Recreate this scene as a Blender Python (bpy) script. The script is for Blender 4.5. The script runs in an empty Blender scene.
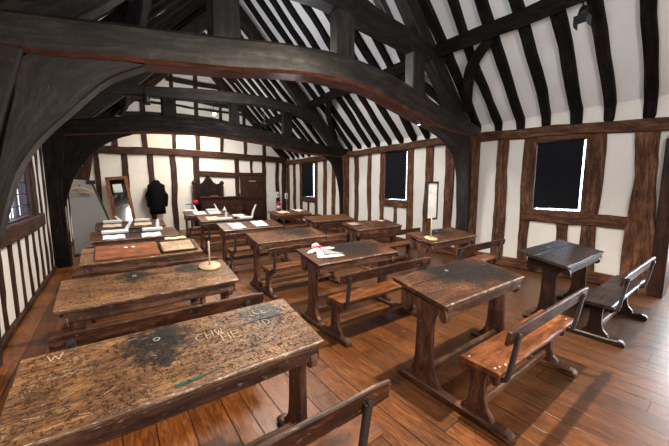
import bpy, bmesh, math, random
from mathutils import Vector, Matrix, noise
PI = math.pi
rnd = random.Random(7)
SC = bpy.context.scene
COL = SC.collection

# ------------------------------------------------------------------ node helpers
def new_mat(name):
    m = bpy.data.materials.new(name); m.use_nodes = True
    nt = m.node_tree; nt.nodes.clear()
    out = nt.nodes.new('ShaderNodeOutputMaterial'); b = nt.nodes.new('ShaderNodeBsdfPrincipled')
    nt.links.new(b.outputs[0], out.inputs[0])
    return m, nt, b
def N(nt, t, **kw):
    n = nt.nodes.new(t)
    for k, v in kw.items():
        if k == 'op': n.operation = v
        elif k == 'ins':
            for i, x in v.items():
                if isinstance(x, bpy.types.NodeSocket): nt.links.new(x, n.inputs[i])
                else: n.inputs[i].default_value = x
        else: setattr(n, k, v)
    return n
def M(nt, op, a, b=None, c=None, clamp=False):
    n = nt.nodes.new('ShaderNodeMath'); n.operation = op; n.use_clamp = clamp
    for i, x in enumerate((a, b, c)):
        if x is None: continue
        if isinstance(x, bpy.types.NodeSocket): nt.links.new(x, n.inputs[i])
        else: n.inputs[i].default_value = x
    return n.outputs[0]
def ramp(nt, fac, stops, interp='LINEAR'):
    n = nt.nodes.new('ShaderNodeValToRGB'); cr = n.color_ramp; cr.interpolation = interp
    while len(cr.elements) < len(stops): cr.elements.new(.5)
    for e, (p, c) in zip(cr.elements, stops):
        e.position = p; e.color = (*c, 1) if len(c) == 3 else c
    nt.links.new(fac, n.inputs[0]); return n.outputs[0]
def mix(nt, fac, a, b, bt='MIX'):
    n = nt.nodes.new('ShaderNodeMix'); n.data_type = 'RGBA'; n.blend_type = bt
    for i, x in ((0, fac), (6, a), (7, b)):
        if isinstance(x, bpy.types.NodeSocket): nt.links.new(x, n.inputs[i])
        else: n.inputs[i].default_value = x if i == 0 else ((*x, 1) if len(x) == 3 else x)
    return n.outputs[2]
def mapping(nt, vec, scale=(1, 1, 1), loc=None):
    n = nt.nodes.new('ShaderNodeMapping'); nt.links.new(vec, n.inputs[0]); n.inputs[3].default_value = scale
    if loc is not None:
        if isinstance(loc, bpy.types.NodeSocket): nt.links.new(loc, n.inputs[1])
        else: n.inputs[1].default_value = loc
    return n.outputs[0]
def noise_t(nt, vec, scale=5, detail=4, rough=.55, dist=0):
    n = nt.nodes.new('ShaderNodeTexNoise'); nt.links.new(vec, n.inputs['Vector'])
    n.inputs['Scale'].default_value = scale; n.inputs['Detail'].default_value = detail
    n.inputs['Roughness'].default_value = rough; n.inputs['Distortion'].default_value = dist
    return n.outputs[0]
def bump(nt, h, bsdf, strength=.3, dist=.01):
    n = nt.nodes.new('ShaderNodeBump'); nt.links.new(h, n.inputs['Height'])
    n.inputs['Strength'].default_value = strength; n.inputs['Distance'].default_value = dist
    nt.links.new(n.outputs[0], bsdf.inputs['Normal'])

def wood(name, dark, mid, light, rough=.55, grain=26, bmp=.35, wear=None, spec=.4, coat=0, wlo=.58, blotch=.45):
    m, nt, b = new_mat(name)
    uv = nt.nodes.new('ShaderNodeUVMap').outputs[0]
    oi = nt.nodes.new('ShaderNodeObjectInfo').outputs['Random']
    off = N(nt, 'ShaderNodeCombineXYZ', ins={0: M(nt, 'MULTIPLY', oi, 37.0), 1: M(nt, 'MULTIPLY', oi, 11.0)}).outputs[0]
    v1 = mapping(nt, uv, (1.3, grain, 1), off)
    g = noise_t(nt, v1, 1.6, 6, .65, .6)
    v2 = mapping(nt, uv, (2.2, 5, 1), off)
    big = noise_t(nt, v2, 1.3, 3, .6)
    s = M(nt, 'ADD', M(nt, 'MULTIPLY', g, .65), M(nt, 'MULTIPLY', big, .35))
    c = ramp(nt, s, [(.33, dark), (.5, mid), (.68, light)])
    c = mix(nt, 1.0, c, ramp(nt, oi, [(0, (.78, .78, .78)), (1, (1.18, 1.15, 1.12))]), 'MULTIPLY')
    bl = noise_t(nt, mapping(nt, uv, (4, 9, 1), off), 1.6, 6, .7, .8)
    c = mix(nt, 1.0, c, ramp(nt, bl, [(.36, (1 - blotch,) * 3), (.5, (1, 1, 1)), (.66, (1 + blotch,) * 3)]), 'MULTIPLY')
    if wear:
        w = noise_t(nt, mapping(nt, uv, (5, 18, 1), off), 3, 8, .75)
        c = mix(nt, ramp(nt, w, [(wlo, (0, 0, 0)), (wlo + .09, (1, 1, 1))]), c, wear)
    nt.links.new(c, b.inputs['Base Color'])
    nt.links.new(ramp(nt, s, [(.3, (rough + .15,) * 3), (.7, (rough - .1,) * 3)]), b.inputs['Roughness'])
    b.inputs['Specular IOR Level'].default_value = spec
    if coat: b.inputs['Coat Weight'].default_value = coat; b.inputs['Coat Roughness'].default_value = .3
    bump(nt, g, b, bmp, .006)
    return m

def desk_wood(name, dark, mid, light, stains=(), stain=.16, rough=.42, scratch=(.62, .5, .4), amount=.5, seed=0., dk=(.012, .01, .01)):
    """old desk boards: grain, ink stains spreading round the inkwells, a web of cuts and scratches"""
    m, nt, b = new_mat(name)
    tc = nt.nodes.new('ShaderNodeTexCoord').outputs['Object']
    p = mapping(nt, tc, (1, 1, 1), (seed, seed * .7, 0))
    g = noise_t(nt, mapping(nt, p, (1.6, 26, 26)), 1.7, 6, .65, .5)
    big = noise_t(nt, p, 5, 4, .6)
    s = M(nt, 'ADD', M(nt, 'MULTIPLY', g, .6), M(nt, 'MULTIPLY', big, .4))
    c = ramp(nt, s, [(.34, dark), (.5, mid), (.66, light)])
    # cuts
    warp = N(nt, 'ShaderNodeTexNoise', ins={'Vector': p, 'Scale': 9., 'Detail': 3.}).outputs[1]
    pw = N(nt, 'ShaderNodeVectorMath', operation='MULTIPLY_ADD', ins={0: warp, 1: (.12, .12, .12), 2: p}).outputs[0]
    for k, (sc, col, lo) in enumerate(((16, dk, .5), (34, scratch, .56), (27, dk, .48))):
        vo = N(nt, 'ShaderNodeTexVoronoi', feature='DISTANCE_TO_EDGE', ins={'Vector': mapping(nt, pw, (1, 1.5, 1), (k * 3.1, k, 0)), 'Scale': float(sc)}).outputs[0]
        line = ramp(nt, vo, [(.0, (1, 1, 1)), (.045, (0, 0, 0))])
        msk = ramp(nt, noise_t(nt, mapping(nt, p, (1, 1, 1), (k * 5, 2, 0)), 6.5, 3, .6), [(lo, (0, 0, 0)), (lo + .06, (1, 1, 1))])
        f = M(nt, 'MULTIPLY', M(nt, 'MULTIPLY', line, msk), amount)
        c = mix(nt, f, c, col)
    sx = N(nt, 'ShaderNodeSeparateXYZ', ins={0: tc})
    nz = M(nt, 'MULTIPLY', M(nt, 'SUBTRACT', noise_t(nt, p, 11, 5, .7), .5), .35)
    for wx, wy, wr in stains:
        dx = M(nt, 'SUBTRACT', sx.outputs[0], wx); dy = M(nt, 'SUBTRACT', sx.outputs[1], wy)
        d = M(nt, 'SQRT', M(nt, 'ADD', M(nt, 'MULTIPLY', dx, dx), M(nt, 'MULTIPLY', dy, dy)))
        d = M(nt, 'ADD', d, nz)
        f = ramp(nt, M(nt, 'DIVIDE', d, wr), [(.25, (.96,) * 3), (.65, (.72,) * 3), (1, (0, 0, 0))])
        c = mix(nt, f, c, dk)
    fine = noise_t(nt, mapping(nt, p, (1, 2.2, 1)), 42, 5, .75)
    c = mix(nt, ramp(nt, fine, [(.40, (.75,) * 3), (.50, (0, 0, 0))]), c, dk)
    c = mix(nt, ramp(nt, fine, [(.60, (0, 0, 0)), (.68, (.45,) * 3)]), c, scratch)
    nt.links.new(c, b.inputs['Base Color'])
    nt.links.new(ramp(nt, fine, [(.4, (rough + .18,) * 3), (.6, (rough - .06,) * 3)]), b.inputs['Roughness'])
    b.inputs['Specular IOR Level'].default_value = .38
    bump(nt, M(nt, 'ADD', g, M(nt, 'MULTIPLY', noise_t(nt, p, 60, 3, .6), .6)), b, .4, .004)
    return m

def plain(name, col, rough=.6, metal=0, var=.12, scale=12, emit=None, estr=0, bmp=.1):
    m, nt, b = new_mat(name)
    if rough >= .9: b.inputs['Specular IOR Level'].default_value = .05
    tc = nt.nodes.new('ShaderNodeTexCoord').outputs['Object']
    n = noise_t(nt, tc, scale, 4, .6)
    c = mix(nt, n, tuple(x * (1 - var) for x in col), tuple(min(1, x * (1 + var)) for x in col))
    nt.links.new(c, b.inputs['Base Color']); b.inputs['Roughness'].default_value = rough
    b.inputs['Metallic'].default_value = metal
    if emit: b.inputs['Emission Color'].default_value = (*emit, 1); b.inputs['Emission Strength'].default_value = estr
    if bmp: bump(nt, n, b, bmp, .005)
    return m

def plaster_mat(name, a, bcol, sc=1.2):
    m, nt, b = new_mat(name)
    tc = nt.nodes.new('ShaderNodeTexCoord').outputs['Object']
    n = noise_t(nt, tc, sc, 5, .6); f = noise_t(nt, tc, 14, 5, .7)
    c = mix(nt, ramp(nt, n, [(.35, (0, 0, 0)), (.65, (1, 1, 1))]), a, bcol)
    nt.links.new(c, b.inputs['Base Color']); b.inputs['Roughness'].default_value = .9
    b.inputs['Specular IOR Level'].default_value = .2
    bump(nt, M(nt, 'ADD', M(nt, 'MULTIPLY', n, 2), f), b, .25, .02)
    return m

def floor_mat():
    m, nt, b = new_mat('oak_floorboards')
    tc = nt.nodes.new('ShaderNodeTexCoord').outputs['Object']
    s = N(nt, 'ShaderNodeSeparateXYZ', ins={0: tc})
    X = M(nt, 'ADD', s.outputs[0], M(nt, 'MULTIPLY', M(nt, 'SUBTRACT', noise_t(nt, mapping(nt, tc, (.5, .5, .5)), 1, 1), .5), .06)); Y = s.outputs[1]
    W = M(nt, 'MULTIPLY', X, 1 / .19)
    def vor(feat):
        n = nt.nodes.new('ShaderNodeTexVoronoi'); n.voronoi_dimensions = '1D'; n.feature = feat
        nt.links.new(W, n.inputs['W']); n.inputs['Scale'].default_value = 1; n.inputs['Randomness'].default_value = .55; return n
    cell = N(nt, 'ShaderNodeSeparateColor', ins={0: vor('F1').outputs['Color']})
    gap = ramp(nt, vor('DISTANCE_TO_EDGE').outputs['Distance'], [(.008, (1, 1, 1)), (.028, (0, 0, 0))])
    yy = M(nt, 'ADD', M(nt, 'MULTIPLY', Y, 1 / 2.7), M(nt, 'MULTIPLY', cell.outputs[0], 9))
    fr = M(nt, 'FRACT', yy); idn = M(nt, 'FLOOR', yy)
    joint = M(nt, 'LESS_THAN', fr, .0022)
    wn = N(nt, 'ShaderNodeTexWhiteNoise', noise_dimensions='2D', ins={0: N(nt, 'ShaderNodeCombineXYZ', ins={0: cell.outputs[1], 1: idn}).outputs[0]})
    tint = wn.outputs[0]
    vo = N(nt, 'ShaderNodeCombineXYZ', ins={0: M(nt, 'MULTIPLY', tint, 40), 1: M(nt, 'MULTIPLY', tint, 17), 2: 0.}).outputs[0]
    g = noise_t(nt, mapping(nt, tc, (24, 3.2, 1), vo), 1.6, 8, .78, 1.2)
    big = noise_t(nt, mapping(nt, tc, (1.4, .7, 1)), 1.3, 4, .6)
    c = ramp(nt, g, [(.3, (.045, .013, .004)), (.5, (.18, .056, .012)), (.7, (.38, .14, .036))])
    c = mix(nt, 1., c, ramp(nt, tint, [(0, (.6, .56, .52)), (.5, (.95, .93, .9)), (1, (1.3, 1.25, 1.2))]), 'MULTIPLY')
    # worn grey-brown towards the right aisle, fresher orange on the left
    grey = M(nt, 'MULTIPLY', M(nt, 'ADD', M(nt, 'ADD', M(nt, 'MULTIPLY', s.outputs[0], .36), -.75), M(nt, 'MULTIPLY', big, .9)), .9, clamp=True)
    gc = mix(nt, g, (.018, .009, .005), (.14, .072, .038))
    c = mix(nt, M(nt, 'MULTIPLY', grey, .75), c, gc)
    scf = noise_t(nt, mapping(nt, tc, (3, 3, 3)), 6, 8, .75)
    c = mix(nt, ramp(nt, scf, [(.64, (0, 0, 0)), (.75, (.5, .5, .5))]), c, (.30, .22, .17))
    dk = noise_t(nt, mapping(nt, tc, (1, 1, 1), (4, 4, 4)), 2.2, 5, .65)
    c = mix(nt, ramp(nt, dk, [(.55, (0, 0, 0)), (.75, (.65, .65, .65))]), c, (.03, .015, .008))
    c = mix(nt, M(nt, 'MAXIMUM', gap, joint), c, (.006, .003, .002))
    nt.links.new(c, b.inputs['Base Color'])
    nt.links.new(ramp(nt, M(nt, 'ADD', M(nt, 'MULTIPLY', g, .4), M(nt, 'MULTIPLY', scf, .6)), [(.35, (.26,) * 3), (.65, (.44,) * 3)]), b.inputs['Roughness'])
    b.inputs['Specular IOR Level'].default_value = .42
    h = M(nt, 'SUBTRACT', M(nt, 'MULTIPLY', g, .35), M(nt, 'MAXIMUM', gap, joint))
    bump(nt, h, b, .45, .006)
    return m

MAT = {}
MAT['floor'] = floor_mat()
MAT['roofwood'] = wood('black_roof_oak', (.003, .0025, .0025), (.008, .0065, .006), (.022, .017, .015), .75, 18, .5, spec=.1)
MAT['trusswood'] = wood('smoked_truss_oak', (.006, .005, .0045), (.018, .015, .0135), (.05, .042, .038), .5, 14, .35, wear=(.06, .05, .045), spec=.4)
MAT['roofdark'] = wood('sooted_collar_oak', (.005, .004, .004), (.013, .011, .010), (.034, .028, .025), .6, 14, .4, spec=.25)
MAT['soffit'] = wood('bare_red_soffit_oak', (.03, .009, .006), (.075, .022, .014), (.13, .045, .03), .5, 12, .4)
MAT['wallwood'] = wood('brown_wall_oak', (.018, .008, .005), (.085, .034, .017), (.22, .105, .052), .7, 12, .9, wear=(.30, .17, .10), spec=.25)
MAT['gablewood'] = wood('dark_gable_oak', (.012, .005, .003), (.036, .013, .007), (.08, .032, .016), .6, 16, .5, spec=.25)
MAT['plaster'] = plaster_mat('limewash_plaster', (.80, .775, .735), (.72, .69, .65))
MAT['roofplaster'] = plaster_mat('roof_plaster', (.74, .75, .76), (.66, .67, .69))
MAT['frame'] = wood('desk_frame_oak', (.010, .004, .003), (.055, .021, .011), (.19, .08, .04), .42, 14, .5, wear=(.38, .25, .19), spec=.35)
MAT['frameblue'] = wood('worn_trestle_oak', (.014, .006, .005), (.085, .037, .023), (.26, .13, .085), .42, 9, .5, wear=(.36, .27, .24), spec=.4)
MAT['rail'] = wood('stretcher_oak', (.05, .02, .009), (.17, .08, .038), (.33, .18, .095), .5, 18, .5)
MAT['seat'] = wood('polished_bench_oak', (.028, .009, .004), (.17, .055, .018), (.40, .16, .06), .36, 9, .4, wear=(.025, .010, .006), spec=.4)
MAT['seatdark'] = wood('dark_bench_oak', (.008, .004, .003), (.026, .013, .009), (.06, .03, .02), .36, 20, .35, spec=.28)
MAT['nosing'] = wood('worn_edge_oak', (.06, .03, .018), (.20, .11, .065), (.42, .28, .19), .3, 8, .6, wear=(.66, .58, .52), spec=.7, wlo=.53)
MAT['ebony'] = wood('blackened_carved_oak', (.003, .002, .002), (.009, .005, .004), (.022, .012, .008), .6, 12, .3, spec=.15)
MAT['iron'] = plain('black_iron', (.03, .03, .033), .45, .6)
MAT['grey_iron'] = plain('grey_painted_iron', (.055, .05, .05), .45, .3)
MAT['blackcloth'] = plain('black_blind_cloth', (.012, .013, .016), .9, 0, .2, 30)
MAT['gown'] = plain('black_gown_wool', (.006, .006, .008), .95, 0, .3, 40)
MAT['white'] = plain('white_card', (.85, .85, .84), .6, 0, .03)
MAT['paper'] = plain('pale_blue_paper', (.72, .76, .84), .7, 0, .05)
MAT['cream'] = plain('cream_parchment', (.78, .64, .44), .7, 0, .1)
MAT['paleply'] = plain('pale_turned_wood', (.56, .42, .26), .5, 0, .12, 20)
MAT['red'] = plain('red_paint', (.55, .012, .02), .3, 0, .05)
MAT['pinkred'] = plain('red_ribbon', (.62, .02, .07), .6, 0, .1)
MAT['linen'] = plain('white_linen', (.88, .86, .84), .9, 0, .05, 60)
MAT['greycloth'] = plain('grey_cloth', (.33, .34, .37), .9, 0, .15, 60)
MAT['greyboard'] = plain('grey_felt_board', (.36, .35, .355), .8, 0, .08, 8)
MAT['tan'] = wood('tan_leather_panel', (.15, .048, .02), (.21, .07, .03), (.26, .095, .042), .5, 3, .1)
MAT['teal'] = plain('teal_paint', (.012, .085, .08), .4, 0, .3, 50)
MAT['scratchpale'] = plain('pale_cut_wood', (.46, .33, .24), .7, 0, .2, 60)
MAT['scratchdark'] = plain('ink_filled_cut', (.045, .023, .013), .6, 0, .2, 60)
MAT['steel'] = plain('worn_steel', (.45, .45, .46), .35, .8)
MAT['ceramic'] = plain('grey_inkwell_ceramic', (.22, .22, .23), .4, 0, .2)
MAT['lead'] = plain('lead_came', (.03, .03, .035), .6, .4)
MAT['dark'] = plain('dark_passage', (.03, .022, .018), .8)
MAT['print'] = None
def glass_mat():
    m, nt, b = new_mat('old_window_glass')
    out = [n for n in nt.nodes if n.type == 'OUTPUT_MATERIAL'][0]
    nt.nodes.remove(b)
    tr = nt.nodes.new('ShaderNodeBsdfTransparent'); gl = nt.nodes.new('ShaderNodeBsdfGlossy')
    tr.inputs[0].default_value = (.9, .93, 1, 1); gl.inputs[1].default_value = .1
    fr = nt.nodes.new('ShaderNodeLayerWeight'); fr.inputs[0].default_value = .5
    fc = M(nt, 'ADD', M(nt, 'MULTIPLY', M(nt, 'POWER', fr.outputs['Facing'], 5.), .3), .04)
    mx = nt.nodes.new('ShaderNodeMixShader')
    nt.links.new(fc, mx.inputs[0]); nt.links.new(tr.outputs[0], mx.inputs[1]); nt.links.new(gl.outputs[0], mx.inputs[2])
    nt.links.new(mx.outputs[0], out.inputs[0]); return m
MAT['glass'] = glass_mat()
def mirror_mat():
    m, nt, b = new_mat('mirror_glass'); b.inputs['Base Color'].default_value = (.55, .56, .58, 1); b.inputs['Metallic'].default_value = 1; b.inputs['Roughness'].default_value = .06; return m
MAT['mirror'] = mirror_mat()
def emis(name, col, s):
    m, nt, b = new_mat(name); b.inputs['Emission Color'].default_value = (*col, 1); b.inputs['Emission Strength'].default_value = s
    b.inputs['Base Color'].default_value = (*col, 1); return m
MAT['bulb'] = emis('lit_bulb', (1, .72, .35), 60)
MAT['bulbsoft'] = emis('lit_lamp_face', (1, .78, .5), 12)

def sketch_mat(name, bg, ink, sc=22):
    m, nt, b = new_mat(name)
    tc = nt.nodes.new('ShaderNodeTexCoord').outputs['Object']
    n = noise_t(nt, tc, sc, 6, .7, 1.5); big = noise_t(nt, tc, sc * .35, 2, .5)
    f = M(nt, 'MULTIPLY', ramp(nt, n, [(.46, (0, 0, 0)), (.5, (1, 1, 1)), (.54, (0, 0, 0))]), ramp(nt, big, [(.4, (0, 0, 0)), (.6, (1, 1, 1))]))
    nt.links.new(mix(nt, f, bg, ink), b.inputs['Base Color']); b.inputs['Roughness'].default_value = .5
    return m
MAT['sketch'] = sketch_mat('sketched_sheet', (.70, .73, .72), (.12, .13, .13))
MAT['picture'] = sketch_mat('pictured_board', (.42, .27, .15), (.85, .78, .66), 9)

# ------------------------------------------------------------------ mesh helpers
def obj(name, bm, mat, parent=None, smooth=False, **props):
    me = bpy.data.meshes.new(name)
    bmesh.ops.recalc_face_normals(bm, faces=bm.faces[:])
    bm.to_mesh(me); bm.free()
    mats = mat if isinstance(mat, (list, tuple)) else [mat]
    for x in mats: me.materials.append(MAT[x] if isinstance(x, str) else x)
    if smooth: me.polygons.foreach_set('use_smooth', [True] * len(me.polygons))
    o = bpy.data.objects.new(name, me); COL.objects.link(o)
    if parent: o.parent = parent
    for k, v in props.items(): o[k] = v
    return o
def tag(o, label=None, cat=None, group=None, kind=None):
    if label: o['label'] = label
    if cat: o['category'] = cat
    if group: o['group'] = group
    if kind: o['kind'] = kind
    return o
def thing(name, label, cat, loc=(0, 0, 0), rz=0, group=None):
    o = bpy.data.objects.new(name, None); COL.objects.link(o); o.location = loc; o.rotation_euler = (0, 0, rz)
    o.empty_display_size = .1
    return tag(o, label, cat, group)
def nbm():
    bm = bmesh.new(); bm.loops.layers.uv.new('UVMap'); return bm
def uvfaces(bm, faces, g):
    uvl = bm.loops.layers.uv.active; g = Vector(g).normalized(); o = rnd.uniform(0, 5)
    for f in faces:
        f.normal_update(); n = f.normal
        v = n.cross(g)
        if v.length < .3: u = n.orthogonal().normalized() * .3; v = n.cross(u)
        else: u = g; v.normalize()
        for l in f.loops: l[uvl].uv = (l.vert.co.dot(u) + o, l.vert.co.dot(v) + o * .37)
def box(bm, lo, hi, g=(1, 0, 0), ch=.004, M4=None):
    """chamfered box"""
    lo = Vector(lo); hi = Vector(hi); c = (lo + hi) / 2; s = hi - lo
    ch = min(ch, min(s) * .3)
    vs = {}
    for ax in range(3):
        for sx in (-1, 1):
            for sy in (-1, 1):
                for sz in (-1, 1):
                    sg = (sx, sy, sz)
                    p = Vector([c[i] + sg[i] * (s[i] / 2 - (0 if i == ax else ch)) for i in range(3)])
                    vs[(ax,) + sg] = bm.verts.new(p)
    F = []
    for ax in range(3):
        a, b = [i for i in range(3) if i != ax]
        for sg in (-1, 1):
            q = []
            for (i, j) in ((-1, -1), (1, -1), (1, 1), (-1, 1)):
                k = [0, 0, 0]; k[ax] = sg; k[a] = i; k[b] = j; q.append(vs[(ax, *k)])
            F.append(bm.faces.new(q))
    for a in range(3):       # edges along axis a between faces b and c
        b, c2 = [i for i in range(3) if i != a]
        for i in (-1, 1):
            for j in (-1, 1):
                k0 = [0, 0, 0]; k1 = [0, 0, 0]; k0[a] = -1; k1[a] = 1
                for k in (k0, k1): k[b] = i; k[c2] = j
                F.append(bm.faces.new([vs[(b, *k0)], vs[(b, *k1)], vs[(c2, *k1)], vs[(c2, *k0)]]))
    for i in (-1, 1):
        for j in (-1, 1):
            for k in (-1, 1): F.append(bm.faces.new([vs[(0, i, j, k)], vs[(1, i, j, k)], vs[(2, i, j, k)]]))
    uvfaces(bm, F, g)
    if M4 is not None: bmesh.ops.transform(bm, matrix=M4, verts=list(vs.values()))
    return list(vs.values())
def catmull(pts, n):
    P = [Vector(p) for p in pts]; L = [0]
    for a, b in zip(P, P[1:]): L.append(L[-1] + max((b - a).length, 1e-6))
    out = []
    for i in range(n + 1):
        s = L[-1] * i / n; k = 0
        while k < len(P) - 2 and s > L[k + 1]: k += 1
        t = (s - L[k]) / (L[k + 1] - L[k])
        p1, p2 = P[k], P[k + 1]; p0 = P[k - 1] if k else p1 * 2 - p2; p3 = P[k + 2] if k + 2 < len(P) else p2 * 2 - p1
        out.append(.5 * ((2 * p1) + (p2 - p0) * t + (2 * p0 - 5 * p1 + 4 * p2 - p3) * t * t + (3 * p1 - p0 - 3 * p2 + p3) * t ** 3))
    return out
def loft(bm, rings, closed_caps=True, L0=0.):
    """rings: lists of equal count vectors; grain runs along the loft"""
    uvl = bm.loops.layers.uv.active; o = rnd.uniform(0, 9); ln = L0; prev = None; F = []
    per = [0]
    r0 = rings[0]
    for i in range(len(r0)): per.append(per[-1] + (r0[(i + 1) % len(r0)] - r0[i]).length)
    vr = [[bm.verts.new(p) for p in r] for r in rings]
    lens = [0]
    for a, b in zip(rings, rings[1:]): lens.append(lens[-1] + (sum(b, Vector()) / len(b) - sum(a, Vector()) / len(a)).length)
    n = len(r0)
    for k in range(len(rings) - 1):
        for i in range(n):
            j = (i + 1) % n
            f = bm.faces.new([vr[k][i], vr[k][j], vr[k + 1][j], vr[k + 1][i]])
            for l, (u, v) in zip(f.loops, ((lens[k], per[i]), (lens[k], per[i + 1]), (lens[k + 1], per[i + 1]), (lens[k + 1], per[i]))):
                l[uvl].uv = (u + o, v + o * .3)
    if closed_caps:
        for r in (vr[0], vr[-1]):
            f = bm.faces.new(r); uvfaces(bm, [f], (0, 0, 1))
    return vr
def beam(bm, pts, w, h, up=(0, 0, 1), seg=.22, wob=.010, ch=.018, smooth=True):
    """hand-hewn timber along a path; w across, h along 'up'. w,h may be lists (one per point)"""
    P = [Vector(p) for p in pts]
    L = sum((b - a).length for a, b in zip(P, P[1:])); n = max(2, int(L / seg))
    Q = catmull(P, n)
    ws = w if isinstance(w, (list, tuple)) else [w] * len(P); hs = h if isinstance(h, (list, tuple)) else [h] * len(P)
    S = catmull([(i / (len(P) - 1), a, b) for i, (a, b) in enumerate(zip(ws, hs))], n)
    up = Vector(up); rings = []; sd = Vector((rnd.uniform(-99, 99),) * 3)
    for i, q in enumerate(Q):
        t = (Q[min(i + 1, n)] - Q[max(i - 1, 0)]).normalized()
        s = t.cross(up).normalized(); u = s.cross(t).normalized()
        nv = noise.noise_vector(q * 1.7 + sd) * wob * 2; n2 = noise.noise_vector(q * 5 + sd) * wob
        c = q + s * (nv.x) + u * (nv.y)
        a = S[i][1] / 2 + n2.x; b = S[i][2] / 2 + n2.y
        k = ch
        rings.append([c + s * x + u * y for x, y in ((-a + k, -b), (a - k, -b), (a, -b + k), (a, b - k), (a - k, b), (-a + k, b), (-a, b - k), (-a, -b + k))])
    loft(bm, rings)
def ribbon(bm, A, B, y0, y1, seg=.15, wob=.008, ch=.02, soffit=False):
    """timber lying in the XZ plane between two edge curves A and B, thick from y0 to y1"""
    toV = lambda p: Vector((p[0], 0, p[1]))
    A3 = [toV(p) for p in A]; B3 = [toV(p) for p in B]
    L = sum((b - a).length for a, b in zip(A3, A3[1:])); n = max(3, int(L / seg))
    def byp(P):   # parametrise by index so both edges stay paired
        out = []
        m = len(P) - 1
        for i in range(n + 1):
            s = i / n * m; k = min(int(s), m - 1); t = s - k
            p1, p2 = P[k], P[k + 1]; p0 = P[k - 1] if k else p1 * 2 - p2; p3 = P[k + 2] if k + 2 < len(P) else p2 * 2 - p1
            out.append(.5 * ((2 * p1) + (p2 - p0) * t + (2 * p0 - 5 * p1 + 4 * p2 - p3) * t * t + (3 * p1 - p0 - 3 * p2 + p3) * t ** 3))
        return out
    a_, b_ = byp(A3), byp(B3); rings = []; sd = Vector((rnd.uniform(-99, 99),) * 3)
    for a, b in zip(a_, b_):
        d = (b - a); k = min(ch, d.length * .3); d.normalize()
        nv = noise.noise_vector(a * 2.1 + sd) * wob; nw = noise.noise_vector(b * 2.1 + sd) * wob
        a2 = a + d * nv.x; b2 = b + d * nw.x
        Y = Vector((0, 1, 0)); e0 = y0 + nv.y; e1 = y1 + nw.y
        rings.append([a2 + d * k + Y * e0, a2 + Y * (e0 + ch), a2 + Y * (e1 - ch), a2 + d * k + Y * e1, b2 - d * k + Y * e1, b2 + Y * (e1 - ch), b2 + Y * (e0 + ch), b2 - d * k + Y * e0])
    vr = loft(bm, rings)
    if soffit:
        for k in range(len(vr) - 1):
            for i in (3 + 1, 5, 6):
                s = {vr[k][i], vr[k][(i + 1) % 8], vr[k + 1][i], vr[k + 1][(i + 1) % 8]}
                for f in vr[k][i].link_faces:
                    if set(f.verts) == s: f.material_index = 1
def prism(bm, poly, ax, a0, a1, g=(0, 0, 1), bev=.004):
    """extrude a closed 2D polygon along axis ax ('x': poly in (y,z); 'y': (x,z); 'z': (x,y)) with a small chamfer"""
    def P(p, t): return {'x': Vector((t, p[0], p[1])), 'y': Vector((p[0], t, p[1])), 'z': Vector((p[0], p[1], t))}[ax]
    n = len(poly); ar = sum(poly[i][0] * poly[(i + 1) % n][1] - poly[(i + 1) % n][0] * poly[i][1] for i in range(n))
    if ar < 0: poly = poly[::-1]
    ins = []
    for i in range(n):
        p0, p1, p2 = Vector(poly[i - 1]), Vector(poly[i]), Vector(poly[(i + 1) % n])
        e1 = (p1 - p0); e2 = (p2 - p1)
        if e1.length < 1e-7 or e2.length < 1e-7: ins.append(p1); continue
        n1 = Vector((-e1.y, e1.x)).normalized(); n2 = Vector((-e2.y, e2.x)).normalized()
        m = (n1 + n2); m = m.normalized() if m.length > 1e-4 else n1
        ins.append(p1 + m * bev)
    s = 1 if a1 > a0 else -1
    R = [[P(p, a0) for p in ins], [P(p, a0 + s * bev) for p in poly], [P(p, a1 - s * bev) for p in poly], [P(p, a1) for p in ins]]
    vr = [[bm.verts.new(p) for p in r] for r in R]; F = []
    for k in range(3):
        for i in range(n):
            j = (i + 1) % n; F.append(bm.faces.new([vr[k][i], vr[k][j], vr[k + 1][j], vr[k + 1][i]]))
    F.append(bm.faces.new(vr[0])); F.append(bm.faces.new(vr[3]))
    uvfaces(bm, F, g)
    return F
def lathe(bm, prof, c=(0, 0, 0), n=20, M4=None):
    c = Vector(c); rings = []
    for r, z in prof: rings.append([c + Vector((r * math.cos(2 * PI * i / n), r * math.sin(2 * PI * i / n), z)) for i in range(n)])
    vr = loft(bm, rings)
    if M4 is not None: bmesh.ops.transform(bm, matrix=M4, verts=[v for r in vr for v in r])
def tube(bm, pts, r, n=8, seg=None):
    P = [Vector(p) for p in pts]; m = seg or (len(P) - 1) * 4
    Q = catmull(P, m) if len(P) > 2 else [P[0].lerp(P[1], i / 2) for i in range(3)]
    rs = r if isinstance(r, (list, tuple)) else [r, r]
    rings = []; up = Vector((0, 0, 1))
    t0 = (Q[1] - Q[0]).normalized()
    if abs(t0.z) > .9: up = Vector((1, 0, 0))
    for i, q in enumerate(Q):
        t = (Q[min(i + 1, len(Q) - 1)] - Q[max(i - 1, 0)]).normalized()
        s = t.cross(up).normalized(); u = s.cross(t)
        f = i / (len(Q) - 1) * (len(rs) - 1); k = min(int(f), len(rs) - 2); rr = rs[k] + (rs[k + 1] - rs[k]) * (f - k)
        rings.append([q + (s * math.cos(2 * PI * j / n) + u * math.sin(2 * PI * j / n)) * rr for j in range(n)])
    loft(bm, rings)
def mk(fn, *a, **k):
    bm = nbm(); fn(bm, *a, **k); return bm

# ------------------------------------------------------------------ room shell
XL, XR, YG, YF = -1.0, 6.45, 12.6, -2.6
RZ = 6.475; RX = 2.725                      # ridge
def struct(name, bm, mat, label=None, parent=None):
    o = obj(name, bm, mat, parent)
    if parent is None: o['kind'] = 'structure'
    if label: o['label'] = label
    return o

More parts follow.
